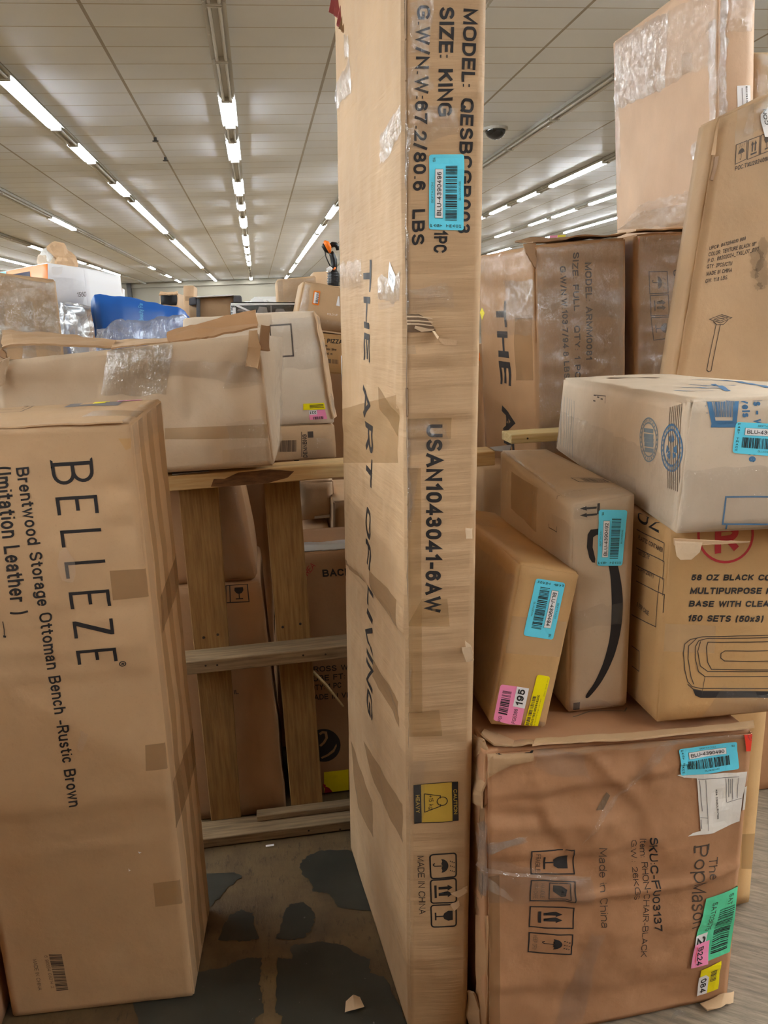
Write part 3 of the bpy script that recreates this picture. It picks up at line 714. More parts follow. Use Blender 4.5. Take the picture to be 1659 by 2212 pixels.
for x, segs in LIT.items():
    if segs is None: continue
    allseg = []; prev = 8.4
    for a, b in segs:
        if a > prev + .3: allseg += [(p, q, False) for p, q in split(prev, a)]
        allseg += [(p, q, True) for p, q in split(a, b)]; prev = b
    if prev < 60.5: allseg += [(p, q, False) for p, q in split(prev, 61.7, 2.9)]
    k = 0
    for p, q in split(-6.6, 8.4): allseg.append((p, q, abs(x) > 3)); k += 1
    for p, q, l in allseg: strip_light(x, p, q, l)
# dome camera and sprinklers
p = atZ(1070, 276, HC); t = thing('dome_camera', 'black dome security camera under the ceiling beside the tall carton', 'camera', p)
m = MB(); m.tube([(p[0], p[1], HC), (p[0], p[1], HC - .04)], .2, 'enamel', 24); m.build('mount', t)
m = MB(); R_ = .165
G = np.zeros((9, 25, 3))
for i in range(9):
    for j in range(25):
        a, b = math.pi / 2 * i / 8, 2 * math.pi * j / 24; G[i, j] = (p[0] + R_ * math.cos(a) * math.cos(b), p[1] + R_ * math.cos(a) * math.sin(b), HC - .04 - R_ * .85 * math.sin(a))
m.grid(G, 'dome'); m.build('dome', t, smooth=True)
for i, (x, y) in enumerate([(335, 297), (357, 340), (322, 472)]):
    p = atZ(x, y, HC); t = thing('sprinkler_head', ['small dark sprinkler in the tile line left of the aisle, nearest one', 'small dark sprinkler in the tile line left of the aisle, further one', 'dark sprinkler beside the glowing tubes of the left row'][i], 'sprinkler', p, 'ceiling sprinklers')
    m = MB(); m.tube([p, p + [0, 0, -.05]], .025, 'dark_pipe', 10); m.build('pipe', t)
    m = MB(); m.tube([p + [0, 0, -.05], p + [0, 0, -.06]], [.05, .045], 'dark_pipe', 12); m.build('deflector', t)

# ------------------------------------------------------------------ wooden pallet standing on edge
PL = thing('pallet', 'wooden pallet standing on its edge between the tall carton and the printed bench carton', 'pallet', (-.05, 2.26, 0))
def bar(lo, hi, mat, name, par, seed=0):
    m = MB(); m.box(lo, hi, mat, .003); return m
def knots(m, pts, y, mat='nail', r=.004):
    for x, z in pts: m.tube([(x, y + .001, z), (x, y - .0008, z)], r, mat, 8)
SK = -.012   # the pallet stands a little askew
def beam(x0, x1, y0, y1, z0a, z0b, h, mat, name, par, nails=(), bark=None):
    m = MB(); vs = [(x0, y0, z0a), (x1, y0, z0b), (x0, y1, z0a), (x1, y1, z0b), (x0, y0, z0a + h), (x1, y0, z0b + h), (x0, y1, z0a + h), (x1, y1, z0b + h)]
    m.hexa(vs, mat, .003)
    if bark:
        pts = [(x0 + (x1 - x0) * u, y0 - .0008, z0a + (z0b - z0a) * u + h * v) for u, v in bark]
        m.add(pts, [tuple(range(len(pts)))], 'bark')
    o = m.build(name, par)
    for u in nails:
        x = x0 + (x1 - x0) * u[0]; z = z0a + (z0b - z0a) * u[0] + h * u[1]; k = MB(); k.tube([(x, y0 + .001, z), (x, y0 - .0008, z)], .003, 'nail', 8); k.build('nail', o)
    return o
st = beam(-.30, .625, 2.21, 2.30, 1.070, 1.081, .040, 'pine_x', 'stringer', PL, [(.56, .35), (.78, .4), (.9, .6)],
     [(.16, .1), (.20, 0.02), (.32, .03), (.38, .3), (.40, .7), (.33, .95), (.24, .9), (.20, .55), (.17, .6)])
st['label'] = 'top stringer with a dark bark patch'
beam(-.33, .30, 2.21, 2.30, .548, .554, .038, 'pine_grey', 'stringer', PL, [(.19, .6), (.24, .55), (.62, .6), (.72, .5), (.95, .4)])
beam(-.33, .60, 2.21, 2.30, .002, .004, .030, 'pine_grey', 'stringer', PL, [(.4, .5), (.6, .6), (.5, .2)])
def board(x0, x1, xb0, xb1, z0, z1, mat, nails=(), y=2.301):
    m = MB(); m.hexa([(xb0, y, z0), (xb1, y, z0), (xb0, y + .017, z0), (xb1, y + .017, z0), (x0, y, z1), (x1, y, z1), (x0, y + .017, z1), (x1, y + .017, z1)], mat, .002)
    o = m.build('deck_board', PL)
    for u, z in nails:
        t = (z - z0) / (z1 - z0); x = (xb0 + (x0 - xb0) * t) * (1 - u) + (xb1 + (x1 - xb1) * t) * u
        k = MB(); k.tube([(x, y + .001, z), (x, y - .001, z)], .004, 'nail', 8); k.build('nail', o)
    return o
def X_(x, y, Y=2.301): return atY(x, y, Y)[0]
def Z_(x, y, Y=2.301): return atY(x, y, Y)[2]
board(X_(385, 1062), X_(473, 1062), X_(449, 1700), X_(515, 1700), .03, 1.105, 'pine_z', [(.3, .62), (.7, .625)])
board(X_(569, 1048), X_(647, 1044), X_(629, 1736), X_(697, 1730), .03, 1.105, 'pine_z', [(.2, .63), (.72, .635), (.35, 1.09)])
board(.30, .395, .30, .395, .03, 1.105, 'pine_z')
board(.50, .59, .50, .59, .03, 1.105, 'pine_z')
for q, l in (([(372, 1012), (441, 1011), (452, 1019), (372, 1026)], 'grey metal plate on the left end'), ([(1058, 967), (1105, 962), (1100, 977), (1070, 974)], 'punched metal plate on the right end')):
    v = [atZ(x, y, 1.1125 if x < 600 else 1.1235) for x, y in q]
    m = MB(); m.add([*v, *[p + [0, 0, .002] for p in v]], [(4, 5, 6, 7), (0, 1, 5, 4), (1, 2, 6, 5), (2, 3, 7, 6), (3, 0, 4, 7)], 'steel')
    o = m.build('nail_plate', PL); o['label'] = l
t = thing('loose_board', 'short grey board lying along the bottom of the standing pallet', 'board', (.03, 2.29, .033))
m = MB(); v = [atY(x, y, 2.262) for x, y in ((555, 1771), (775, 1754), (555, 1757), (775, 1740))]
z0 = .0345
m.hexa([(v[0][0], 2.262, z0), (v[1][0] + .03, 2.262, z0), (v[0][0], 2.298, z0), (v[1][0] + .03, 2.298, z0), (v[0][0], 2.262, z0 + .018), (v[1][0] + .03, 2.262, z0 + .018), (v[0][0], 2.298, z0 + .018), (v[1][0] + .03, 2.298, z0 + .018)], 'pine_grey', .002)
m.build('board', t)
t = thing('wood_splinter', 'thin broken stick leaning in the gap beside the center pallet board', 'stick', atY(742, 1525, 2.36))
m = MB(); m.tube([atY(676, 1450, 2.36), atY(705, 1480, 2.358), atY(742, 1526, 2.355)], [.005, .005, .003], 'pine_pale', 5); m.build('splinter', t)
# second pallet behind the towel carton, only its top beam end shows
P2 = thing('pallet', 'second wooden pallet, pale beam end sticking out behind the paper goods carton', 'pallet', (1.2, 2.45, 0))
q = [atY(x, y, 2.40) for x, y in ((1127, 958), (1125, 941))]
beam(q[1][0] - .03, 1.75, 2.40, 2.50, q[0][2], q[0][2], q[1][2] - q[0][2] + .004, 'pine_pale', 'stringer', P2, [(.05, .5)])
beam(q[1][0] + .05, 1.75, 2.40, 2.50, .55, .55, .035, 'pine_pale', 'stringer', P2); beam(q[1][0] + .05, 1.75, 2.40, 2.50, .002, .002, .035, 'pine_pale', 'stringer', P2)
for x in (1.0, 1.3, 1.62):
    m = MB(); m.box((x, 2.383, .002), (x + .09, 2.399, q[0][2] + .03), 'pine_z', .002); m.build('deck_board', P2)

# ------------------------------------------------------------------ A: bench carton at the left
Z6 = lambda x, y: (x / 3.402, 850 + y / 3.402)
Z7 = lambda x, y: (x / 3.107, 1500 + y / 3.107)
bell = Carton('carton', 'tall tan bench carton with large thin black lettering reading downward', [(-0.655, 1.669, .002), (-0.254, 1.652, .002), (-0.638, 1.970, .002), (-0.234, 1.945, .002), (-0.650, 1.641, 1.328), (-0.248, 1.617, 1.322), (-0.632, 1.940, 1.335), (-0.223, 1.917, 1.338)],
    'kraft', seed=3, step=.012, bulge=.006, rough=.0022, creases={'F': [
        ([(0, 1410), (330, 1392)], .003, .012, 'r'), ([(109, 1329), (320, 1304)], -.003, .01, 'r'), ([(0, 1479), (347, 1447)], .004, .012, 'f'),
        ([(-150, 1785), (0, 1769), (145, 1754), (315, 1733), (400, 1722)], .006, .02, 'f'), ([(-150, 1856), (0, 1840), (206, 1815), (386, 1796)], -.004, .012, 'f'),
        ([Z6(800, 690), Z6(930, 700)], -.006, .012, 'r'), ([Z6(890, 970), Z6(975, 985)], -.005, .01, 'r'), ([(0, 930), (280, 922)], .003, .012, 'f'), ([Z6(630, 275), Z6(930, 255)], -.004, .01, 'f')]})
def belleze():
    # thin capital letters, drawn between the two ends of the word
    L = bell.frame('F', Z6(370, 505), Z6(575, 1965), Z6(865, 1940), Z6(680, 485))
    W, H = L.W, L.H; t = .085
    def E(x, w): L.rect(x, 0, x + .016, 1, 'ink'); [L.rect(x, a, x + w * f, a + t, 'ink') for a, f in ((0, 1), (.46, .8), (1 - t, 1))]
    def Lt(x, w): L.rect(x, 0, x + .016, 1, 'ink'); L.rect(x, 0, x + w, t, 'ink')
    # B with flared serifs
    L.rect(.004, 0, .022, 1, 'ink'); L.poly([(-.012, 0), (.02, 0), (.02, .05), (-.004, .06)], 'ink'); L.poly([(-.012, 1), (.02, 1), (.02, .95), (-.004, .94)], 'ink')
    def bowl(y0, y1, xr):
        pts = [(.01, y1 - t * .5)] + [(xr - .045 + .045 * math.cos(a), (y0 + y1) / 2 + (y1 - y0 - t) / 2 * math.sin(a)) for a in np.linspace(math.pi / 2, -math.pi / 2, 12)] + [(.01, y0 + t * .5)]
        L.line(pts, H * t, 'ink')
    bowl(.47, 1.0, .095); bowl(0, .55, .102)
    E(.168, .088); Lt(.33, .083); Lt(.487, .083); E(.640, .088)
    L.rect(.79, 1 - t, .872, 1, 'ink'); L.rect(.79, 0, .878, t, 'ink'); L.poly([(.79, t), (.79, 0), (.808, 0), (.872, 1 - t), (.872, 1), (.854, 1)], 'ink')
    E(.94, .075)
belleze()
def reg():
    L = bell.frame('F', Z6(878, 1965), Z6(878, 2003), Z6(928, 2000), Z6(928, 1962))
    L.line([(.5 + .46 * math.cos(a), .5 + .46 * math.sin(a)) for a in np.linspace(0, 2 * math.pi, 20)[:-1]], .0018, 'ink', True); L.text('R', .3, .26, .42, .48, 'ink', .02)
reg()
bell.text('F', 'Brentwood Storage Ottoman Bench -Rustic Brown', (34, 1011), (151, 1741), (62, 1008), .006)
bell.text('F', '(Imitation Leather )', (-14, 1010), (27, 1327), (22, 1007), .006)
def bellcode():
    L = bell.frame('F', Z7(295, 1735), Z7(350, 1995), Z7(460, 1985), Z7(415, 1735))
    L.bars(.02, .28, .98, 1.0, 5, 'ink_soft', 30); L.text('6 90854 03214 2', .05, .0, .85, .2, 'ink_faint')
bellcode()
bell.text('F', 'MADE IN CHINA', Z7(220, 1775), Z7(258, 1985), Z7(246, 1773), .0, 'ink_soft')
bell.line('F', [Z6(25, 1670), Z6(35, 1730), Z6(38, 1775)], .002, 'ink_soft'); bell.poly('F', [Z6(28, 1772), Z6(50, 1775), Z6(48, 1790), Z6(30, 1788)], 'ink')
bell.poly('F', [Z6(870, 330), Z6(980, 330), Z6(965, 400), Z6(925, 415)], 'kraft_gold')
bell.tape('F', [Z6(830, 1520), Z6(1120, 1490), Z6(1108, 1285), Z6(806, 1300)], 'tape_dark')
bell.tape('F', [Z7(980, 508), Z7(1158, 495), Z7(1142, 320), Z7(975, 340)], 'tape_dark'); bell.tape('F', [Z7(1045, 1420), Z7(1250, 1400), Z7(1245, 1242), Z7(1030, 1262)], 'tape')
for pts in ([Z6(490, 1130), Z6(545, 1215), Z6(560, 1330), Z6(530, 1390), Z6(450, 1370), Z6(420, 1240), Z6(440, 1150)], [Z7(545, 235), Z7(590, 260), Z7(580, 330), Z7(545, 382), Z7(515, 350), Z7(535, 290)], [Z7(865, 1168), Z7(875, 1172), Z7(872, 1182), Z7(863, 1180)], [Z7(930, 1052), Z7(946, 1052), Z7(944, 1062), Z7(932, 1060)]):
    bell.poly('F', ragged(pts, 2, 3, 4), 'smudge' if len(pts) > 4 else 'white', .0011)
for u0, u1, mt in ((.02, .16, 'tape_clear'), (.20, .34, 'tape'), (.48, .62, 'tape'), (.80, .97, 'tape')): bell.tapeuv('R', u0, .01, u1, .995, mt)
bell.tape('R', [(345, 1290), (388, 1170), (392, 1235), (350, 1370)], 'tape_dark', .0007); bell.tape('R', [(374, 1690), (420, 1560), (422, 1640), (380, 1790)], 'tape_dark', .0007)
# top: print, labels, tape
bell.frame('T', Z6(470, 108), Z6(868, 97), Z6(905, 65), Z6(540, 80)).rect(0, 0, 1, 1, 'grey_print'); bell.frame('T', Z6(585, 95), Z6(705, 92), Z6(740, 78), Z6(620, 82)).rect(0, 0, 1, 1, 'kraft_pale', .0011)
bell.sticker('T', Z6(680, 92), Z6(770, 84), Z6(830, 48), Z6(735, 55), 'yellow', None, label='yellow sticker on the top', rad=0)
bell.sticker('T', Z6(860, 65), Z6(1040, 55), Z6(1048, 30), Z6(880, 42), 'pink', lambda L, o: (L.rect(.02, .1, .38, .9, 'white', o), L.rect(.45, .3, .95, .45, 'ink_soft', o)), label='pink and white sticker on the top', rad=0)
bell.line('T', [Z6(-40, 150), Z6(150, 148), Z6(260, 96), Z6(-40, 100)], .003, 'ink_faint'); bell.line('T', [Z6(-40, 128), Z6(160, 125), Z6(225, 97)], .002, 'ink_faint')
bell.tape('T', [Z6(600, 185), Z6(1010, 172), Z6(1060, 130), Z6(700, 140)], 'tape'); bell.film('T', pts=[Z6(880, 240), Z6(1000, 240), Z6(1195, 60), Z6(1090, 50)], amp=.006, seed=5, step=.008)
bell.film('R', uv=[(.0, .955), (1, .955), (1, 1), (0, 1)], amp=.004, seed=8, step=.008)
bell.flap([[atY(*Z6(-60, 250), 1.632), atY(*Z6(500, 232), 1.622), atY(*Z6(900, 214), 1.612)], [atY(*Z6(-60, 238), 1.66), atY(*Z6(500, 222), 1.65), atY(*Z6(900, 205), 1.64)]], 'kraft', .003, 'flap', 'top flap edge', .003, 3)
bell.done()
sm = Carton('carton', 'carton corner peeking in at the bottom left beside the bench carton', [(-1.2, 1.60, .002), (-.672, 1.60, .002), (-1.2, 1.95, .002), (-.672, 1.95, .002), (-1.2, 1.60, .62), (-.685, 1.60, .62), (-1.2, 1.95, .62), (-.685, 1.95, .62)], 'kraft_red', seed=12, worn=.008); sm.done()

# ------------------------------------------------------------------ B: crushed long carton on the pallet
Z2 = lambda x, y: (x / 4.1475, 480 + y / 4.1475); Z3 = lambda x, y: (340 + x / 3.95, 480 + y / 3.95); Z4 = lambda x, y: (340 + x / 3.686, 900 + y / 3.686)
cr = Carton('carton', 'crushed long carton with torn open top flaps resting on the standing pallet', [(-0.664, 2.257, 1.114), (0.017, 2.159, 1.128), (-0.615, 2.595, 1.114), (0.039, 2.497, 1.128), (-0.674, 2.271, 1.428), (-0.000, 2.174, 1.471), (-0.626, 2.609, 1.423), (0.073, 2.511, 1.452)],
    'kraft_dull', seed=21, step=.014, bulge=.014, rough=.005, worn=.006, creases={'F': [([Z2(0, 1400), Z2(700, 1390), Z2(1200, 1370), Z2(1600, 1320), Z3(760, 1240)], .014, .03, 'f'), ([Z3(760, 1240), Z3(860, 1100), Z3(880, 1000)], .01, .02, 'f'), ([Z3(730, 1659), Z3(720, 1400), Z3(560, 1200), Z3(760, 1050)], .006, .02, 'f'), ([Z3(190, 1350), Z3(220, 1659)], .004, .01, 'r'), ([Z4(300, 230), Z4(500, 420)], .004, .02, 'f')]}, skip='T')
cr.tape('F', [Z4(60, 180), Z4(880, 170), Z4(880, 60), Z4(60, 90)], 'tape'); cr.tape('F', [Z4(520, 370), Z4(880, 350), Z4(870, 235), Z4(520, 265)], 'tape_clear')
cr.film('F', pts=[Z2(900, 1560), Z2(1500, 1540), Z2(1560, 1080), Z2(980, 1100)], mat='film_thick', amp=.009, seed=31); cr.film('F', pts=[Z3(-60, 1310), Z3(900, 1380), Z3(880, 1220), Z3(-60, 1180)], amp=.012, seed=32)
cr.film('F', pts=[Z3(560, 1420), Z3(930, 1400), Z3(880, 1150), Z3(640, 1210)], amp=.006, seed=33); cr.film('R', uv=[(0, .02), (1, .02), (1, .98), (0, .98)], amp=.006, seed=34)
cr.film('F', pts=[Z4(600, 360), Z4(890, 350), Z4(880, 30), Z4(560, 40)], amp=.004, seed=35)
A = lambda x, y, Y: atY(x, y, Y)
cr.flap([[A(6, 752, 2.28), A(30, 746, 2.28), A(95, 740, 2.27), A(170, 744, 2.255), A(240, 749, 2.24)], [A(4, 738, 2.38), A(28, 734, 2.38), A(95, 733, 2.36), A(170, 737, 2.34), A(246, 742, 2.30)], [A(4, 716, 2.58), A(24, 715, 2.58), A(110, 722, 2.56), A(180, 730, 2.54), A(262, 735, 2.52)]], 'kraft_inner', .005, 'flap', 'lifted left top flap', .010, 3)
cr.flap([[A(6, 752, 2.28), A(12, 762, 2.275)], [A(-6, 770, 2.27), A(20, 778, 2.26)]], 'kraft_dark', .005, 'flap', 'folded down flap end', .008, 4)
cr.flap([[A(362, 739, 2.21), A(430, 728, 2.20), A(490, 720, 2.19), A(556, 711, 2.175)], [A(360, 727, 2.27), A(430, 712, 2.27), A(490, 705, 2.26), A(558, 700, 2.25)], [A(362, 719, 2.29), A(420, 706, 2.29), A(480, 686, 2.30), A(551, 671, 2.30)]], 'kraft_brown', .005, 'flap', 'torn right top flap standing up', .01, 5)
cr.flap([[A(241, 752, 2.22), A(300, 745, 2.215), A(364, 738, 2.21)], [A(244, 738, 2.4), A(300, 735, 2.4), A(366, 732, 2.4)]], 'kraft', .004, 'flap', 'flattened middle flap', .006, 7)
cr.flap([[A(563, 704, 2.172), A(583, 703, 2.172)], [A(560, 730, 2.165), A(582, 732, 2.165)], [A(562, 758, 2.158), A(581, 760, 2.158)]], 'kraft_dark', .004, 'flap', 'curled torn corner strip', .012, 9)
cr.flap([[A(538, 716, 2.175), A(556, 714, 2.17)], [A(536, 750, 2.155), A(562, 752, 2.155)], [A(532, 790, 2.16), A(560, 796, 2.15)]], 'kraft_inner', .004, 'flap', 'torn strip hanging at the corner', .01, 11)
cr.flap([[A(-20, 790, 2.24), A(22, 770, 2.25)], [A(-30, 850, 2.24), A(8, 832, 2.245)]], 'kraft_dull', .005, 'flap', 'folded left end', .012, 13)
cr.done()

# ------------------------------------------------------------------ D: tall carton
T1 = lambda x, y: (700 + x / 4.425, y / 4.425); T2 = lambda x, y: (700 + x / 4.425, 500 + y / 4.425); T3 = lambda x, y: (700 + x / 3.686, 1000 + y / 3.686); T4 = lambda x, y: (740 + x / 3.615, 1600 + y / 3.615)
lfd, rfd, lbd = atZ(883, 2228, .002), atZ(1009, 2220, .002), atZ(757, 1832, .002)
lft, rft, lbt = atY(867, -30, 1.425), atY(1052, -30, 1.425), atY(722, -30, 2.10)
def ext(a, b, z): return a + (b - a) * ((z - a[2]) / (b[2] - a[2]))
lft, rft, lbt = ext(lfd, lft, 2.27), ext(rfd, rft, 2.27), ext(lbd, lbt, 2.27)
tall = Carton('carton', 'very tall narrow carton standing in the middle with black lettering down its front', [lfd, rfd, lbd, lbd + (rfd - lfd), lft, rft, lbt, lbt + (rft - lft)], 'kraft_ribbed', seed=41, bulge=.003, rough=.003, worn=.0055, step=.009,
    ripple={'F': .0014, 'L': .0007}, creases={'F': [
        ([T3(650, 1975), T3(1140, 1920)], .006, .012, 'f'), ([T3(640, 1310), T3(1140, 1300)], -.004, .01, 'f'), ([T3(790, 1545), T3(1130, 1525)], .004, .01, 'f'), ([T2(770, 980), T2(1070, 945)], .004, .008, 'f'), ([T2(780, 1190), T2(1200, 1195)], .004, .008, 'r'),
        ([T2(770, 1085), T2(1020, 1080)], -.003, .006, 'r'), ([T1(1340, 960), T1(1540, 960)], .006, .012, 'f'), ([T1(810, 1000), T1(1320, 980)], .003, .012, 'r'), ([T2(790, 520), T2(1440, 460)], .003, .01, 'r'), ([T2(770, 1770), T2(1420, 1780)], .004, .01, 'f'), ([T4(505, 105), T4(980, 60)], -.003, .01, 'f'), ([T4(520, 880), T4(985, 820)], .003, .01, 'r'), ([T4(520, 2010), T4(985, 1930)], .003, .01, 'f'), ([T3(660, 735), T3(1140, 700)], .003, .008, 'r'), ([T3(660, 975), T3(1140, 965)], .002, .008, 'r')],
     'L': [([T2(160, 1900), T2(700, 1700)], .006, .02, 'f'), ([T3(350, 960), T3(600, 1330)], .008, .03, 'f'), ([T3(160, 770), T3(330, 960)], .006, .02, 'f'), ([T3(380, 1500), T3(600, 2000)], .006, .03, 'f')]})
tall.text('F', 'MODEL: QESBCGB003', (1001.5, 18), (987, 504), (1031, 20), .02)
tall.text('F', 'SIZE: KING', (950, 15), (945, 252), (982, 15), .02); tall.text('F', 'QTY: 1PC', (941, 420), (936, 546), (970, 420), .02)
tall.text('F', 'G.W/N.W:67.2/80.6  LBS', (901, 12), (889, 530), (930, 12), .02)
tall.text('F', 'USAN1043041-6AW', (921, 917), (918.5, 1323), (956, 917), .025)
tall.text('F', 'MADE IN CHINA', T4(583, 895), T4(597, 1348), T4(635, 893), .0)
tall.text('L', 'THE ART OF LIVING', (788, 563), (792.5, 1534), (802.5, 561), .012)
def caution(L, o):
    L.rect(0, 0, 1, .17, 'ink', o); L.rect(0, .865, 1, 1, 'ink', o); L.line([(0, .17), (0, .865)], .0015, 'ink', off=o); L.line([(1, .17), (1, .865)], .0015, 'ink', off=o)
    L.text('HEAVY', .26, .045, .46, .09, 'label_gold', .01, o + .0004); L.text('CAUTION', .2, .895, .62, .08, 'label_gold', .01, o + .0004)
    L.line([(.25, .24), (.72, .24), (.60, .60), (.55, .60)], .0018, 'ink', off=o); L.line([(.25, .24), (.33, .60), (.40, .60)], .0018, 'ink', off=o)
    L.line([(.475 + .11 * math.cos(a), .64 + .115 * math.sin(a)) for a in np.linspace(0, 2 * math.pi, 20)[:-1]], .0018, 'ink', True, o); L.text('+15 kg', .30, .34, .36, .10, 'ink', off=o)
tall.sticker('F', T4(553, 345), T4(560, 650), T4(905, 620), T4(900, 315), 'label_gold', caution, 'sticker', 'yellow and black heavy weight warning label', 0, .001)
for i, q in enumerate([[(680, 885), (688, 1070), (886, 1055), (884, 870)], [(685, 1082), (690, 1262), (886, 1250), (884, 1066)], [(688, 1280), (694, 1450), (886, 1440), (884, 1266)]]):
    L = tall.frame('F', *[T4(*p) for p in q]); L.line(L.round_rect(0, 0, 1, 1, .006, 'kraft_tan', .0003), .0032, 'ink', True)
    if i == 0: umbrella(L, .0007, .1, .05, .9, .95)
    if i == 1: arrows(L, .0007, .08, .05, .92, .95)
    if i == 2: glass(L, .0007, .1, .05, .9, .95)
tall.sticker('F', (1001, 498), (1003, 333), (927, 334), (926, 496), 'cyan', blue_sticker('4390496'), 'sticker', 'blue barcode sticker', .004)
for ya, yb, wd_ in ((-20, 86, .006), (86, 175, .004), (175, 560, .003), (560, 700, .0045), (700, 838, .003), (838, 900, .007), (900, 1090, .003), (1090, 1160, .005), (1160, 1330, .0045), (1330, 1420, .003), (1420, 1560, .005), (1560, 1760, .004), (1760, 1900, .003), (1900, 2212, .0035)):
    xa, xb = 874 + 7 * (ya / 2212), 874 + 7 * (yb / 2212); tall.line('F', [(xa, ya), (xb, yb)], wd_, 'liner_dark')
    tall.line('F', [(xa + 2.2, ya + 2), (xb + 2.2, yb - 2)], .0012, 'torn_paper', off=.0012)
# torn front skin
tall.poly('F', ragged([T2(775, 790), T2(905, 790), T2(990, 840), T2(1065, 940), T2(1060, 960), T2(775, 965)], .8, 4, 3), 'liner_dark', .0010)
for y0, y1 in ((815, 838), (855, 872), (885, 905)): tall.poly('F', [T2(778, y0 - 10), T2(900, y0 - 8), T2(1030, y1 - 10), T2(1040, y1), T2(900, y0 + 6), T2(778, y0 + 6)], 'torn_paper', .0016)
tall.poly('F', [T2(870, 900), T2(1000, 930), T2(1060, 930), T2(1030, 950), T2(930, 960), T2(860, 925)], 'torn_paper', .002)
tall.poly('F', [T2(1065, 965), T2(1100, 1020), T2(1270, 1040), T2(1262, 1090), T2(1150, 1088), T2(1105, 1050)], 'kraft_pale', .0012)
tall.flap([[atY(*T2(1060, 950), 1.435), atY(*T2(1100, 1005), 1.435)], [atY(*T2(1040, 945), 1.425), atY(*T2(1090, 1030), 1.425)]], 'torn_paper', .001, 'flap', 'peeled bit of paper', .004, 3, 5)
for P, sd in (([(1095, 1470), (1160, 1440), (1180, 1560), (1130, 1590)], 1), ([(1125, 1420), (1165, 1425), (1185, 1500), (1140, 1500)], 2), ([(1130, 520), (1165, 515), (1170, 590), (1135, 600)], 3)):
    p = [atY(*T3(*q), 1.438) for q in P]; p[1] = p[1] - [0, .012, 0]; p[2] = p[2] - [0, .01, 0]
    tall.flap([[p[0], p[1]], [p[3], p[2]]], 'torn_paper', .001, 'flap', 'torn scrap at the right edge', .006, sd, 6)
for P, sd in (([(840, 1180), (925, 1150), (985, 1120), (975, 1180), (900, 1215)], 1), ([(835, 1265), (905, 1235), (912, 1280), (870, 1320)], 2)):
    tall.poly('F', ragged([T4(*q) for q in P], .8, 3, sd), 'torn_paper', .0018)
# tapes: over both sides, diagonal ones on the left side
for a in ([T3(380, 850), T3(600, 1090), T3(600, 1330), T3(385, 1010)], [T3(385, 1560), T3(605, 1900), T3(605, 2110), T3(385, 1700)], [T2(530, 1480), T2(715, 1760), T2(715, 1960), T2(540, 1700)], [T3(150, 740), T3(260, 860), T3(330, 960), T3(160, 800)], [T4(60, 0), T4(240, 480), T4(240, 760), T4(130, 520)], [T4(170, 0), T4(470, 500), T4(470, 800), T4(250, 330)]):
    tall.tape('L', a, 'tape_dark')
tall.tape('L', [T2(160, 1700), T2(720, 1560), T2(720, 2212), T2(165, 2212)], 'tape', .0006)
tall.tape('F', [T3(645, 1990), T3(780, 1985), T3(770, 40), T3(660, 40)], 'tape'); tall.tape('F', [T3(660, 2180), T3(940, 2170), T3(915, 1960), T3(655, 1985)], 'tape'); tall.tape('F', [T3(660, 1300), T3(1000, 1300), T3(980, 1080), T3(780, 1080)], 'tape', .0006)
tall.tape('F', [T2(780, 1170), T2(880, 1170), T2(870, 1090), T2(780, 1090)], 'tape_clear'); tall.tape('F', [T2(790, 1790), T2(1220, 1780), T2(1210, 1980), T2(800, 1990)], 'tape')
for pts, sd, mt, am in (([T1(815, 1430), T1(1310, 1260), T1(1300, 1020), T1(815, 1000)], 3, 'film', .006), ([T1(810, 500), T1(1010, 520), T1(1020, 30), T1(815, 30)], 4, 'film', .007), ([T1(800, 1000), T1(1000, 900), T1(1010, 620), T1(810, 620)], 5, 'film', .005), ([T2(790, 760), T2(1240, 740), T2(1230, 530), T2(800, 530)], 6, 'film', .005), ([T2(780, 2140), T2(1190, 2080), T2(1180, 1840), T2(780, 1790)], 7, 'film', .006), ([T3(625, 560), T3(710, 510), T3(745, 30), T3(625, 30)], 8, 'film', .006), ([T4(505, 620), T4(640, 620), T4(640, 160), T4(500, 160)], 9, 'film', .003)):
    tall.film('F', pts=pts, amp=am, seed=sd, step=.007, freq=(14, 34), mat=mt)
for pts, sd, mt in (([T1(535, 1590), T1(740, 1300), T1(735, 1000), T1(530, 1300)], 11, 'film_thick'), ([T1(115, 1040), T1(265, 880), T1(245, 560), T1(112, 850)], 12, 'film_thick'), ([T2(150, 540), T2(372, 540), T2(370, 268), T2(150, 310)], 13, 'film'), ([T2(530, 680), T2(735, 660), T2(735, 410), T2(530, 435)], 14, 'film_thick'), ([T1(205, 560), T1(243, 560), T1(240, 330), T1(200, 330)], 15, 'film_thick')):
    tall.film('L', pts=pts, amp=.008, seed=sd, step=.010, freq=(26, 12), mat=mt)
for v0, v1, sd in ((.66, .80, 21), (.50, .58, 22), (.33, .37, 23), (.86, .93, 24)): tall.film('F', uv=[(0, v0), (.05, v0), (.05, v1), (0, v1)], amp=.006, seed=sd, step=.004, mat='film_thick')
tall.sticker('L', T2(620, 480), T2(685, 590), T2(692, 420), T2(640, 285), 'white', lambda L, o: L.text('LC 36', .2, .35, .6, .25, 'ink_soft', off=o), 'sticker', 'small white tag on the left side', 0)
tall.tape('L', [T2(535, 750), T2(690, 715), T2(690, 670), T2(530, 680)], 'smudge', .0008)
tall.sticker('L', T2(150, 1590), T2(172, 1590), T2(172, 1190), T2(142, 1165), 'white', None, 'sticker', 'white label strip at the rear edge', 0)
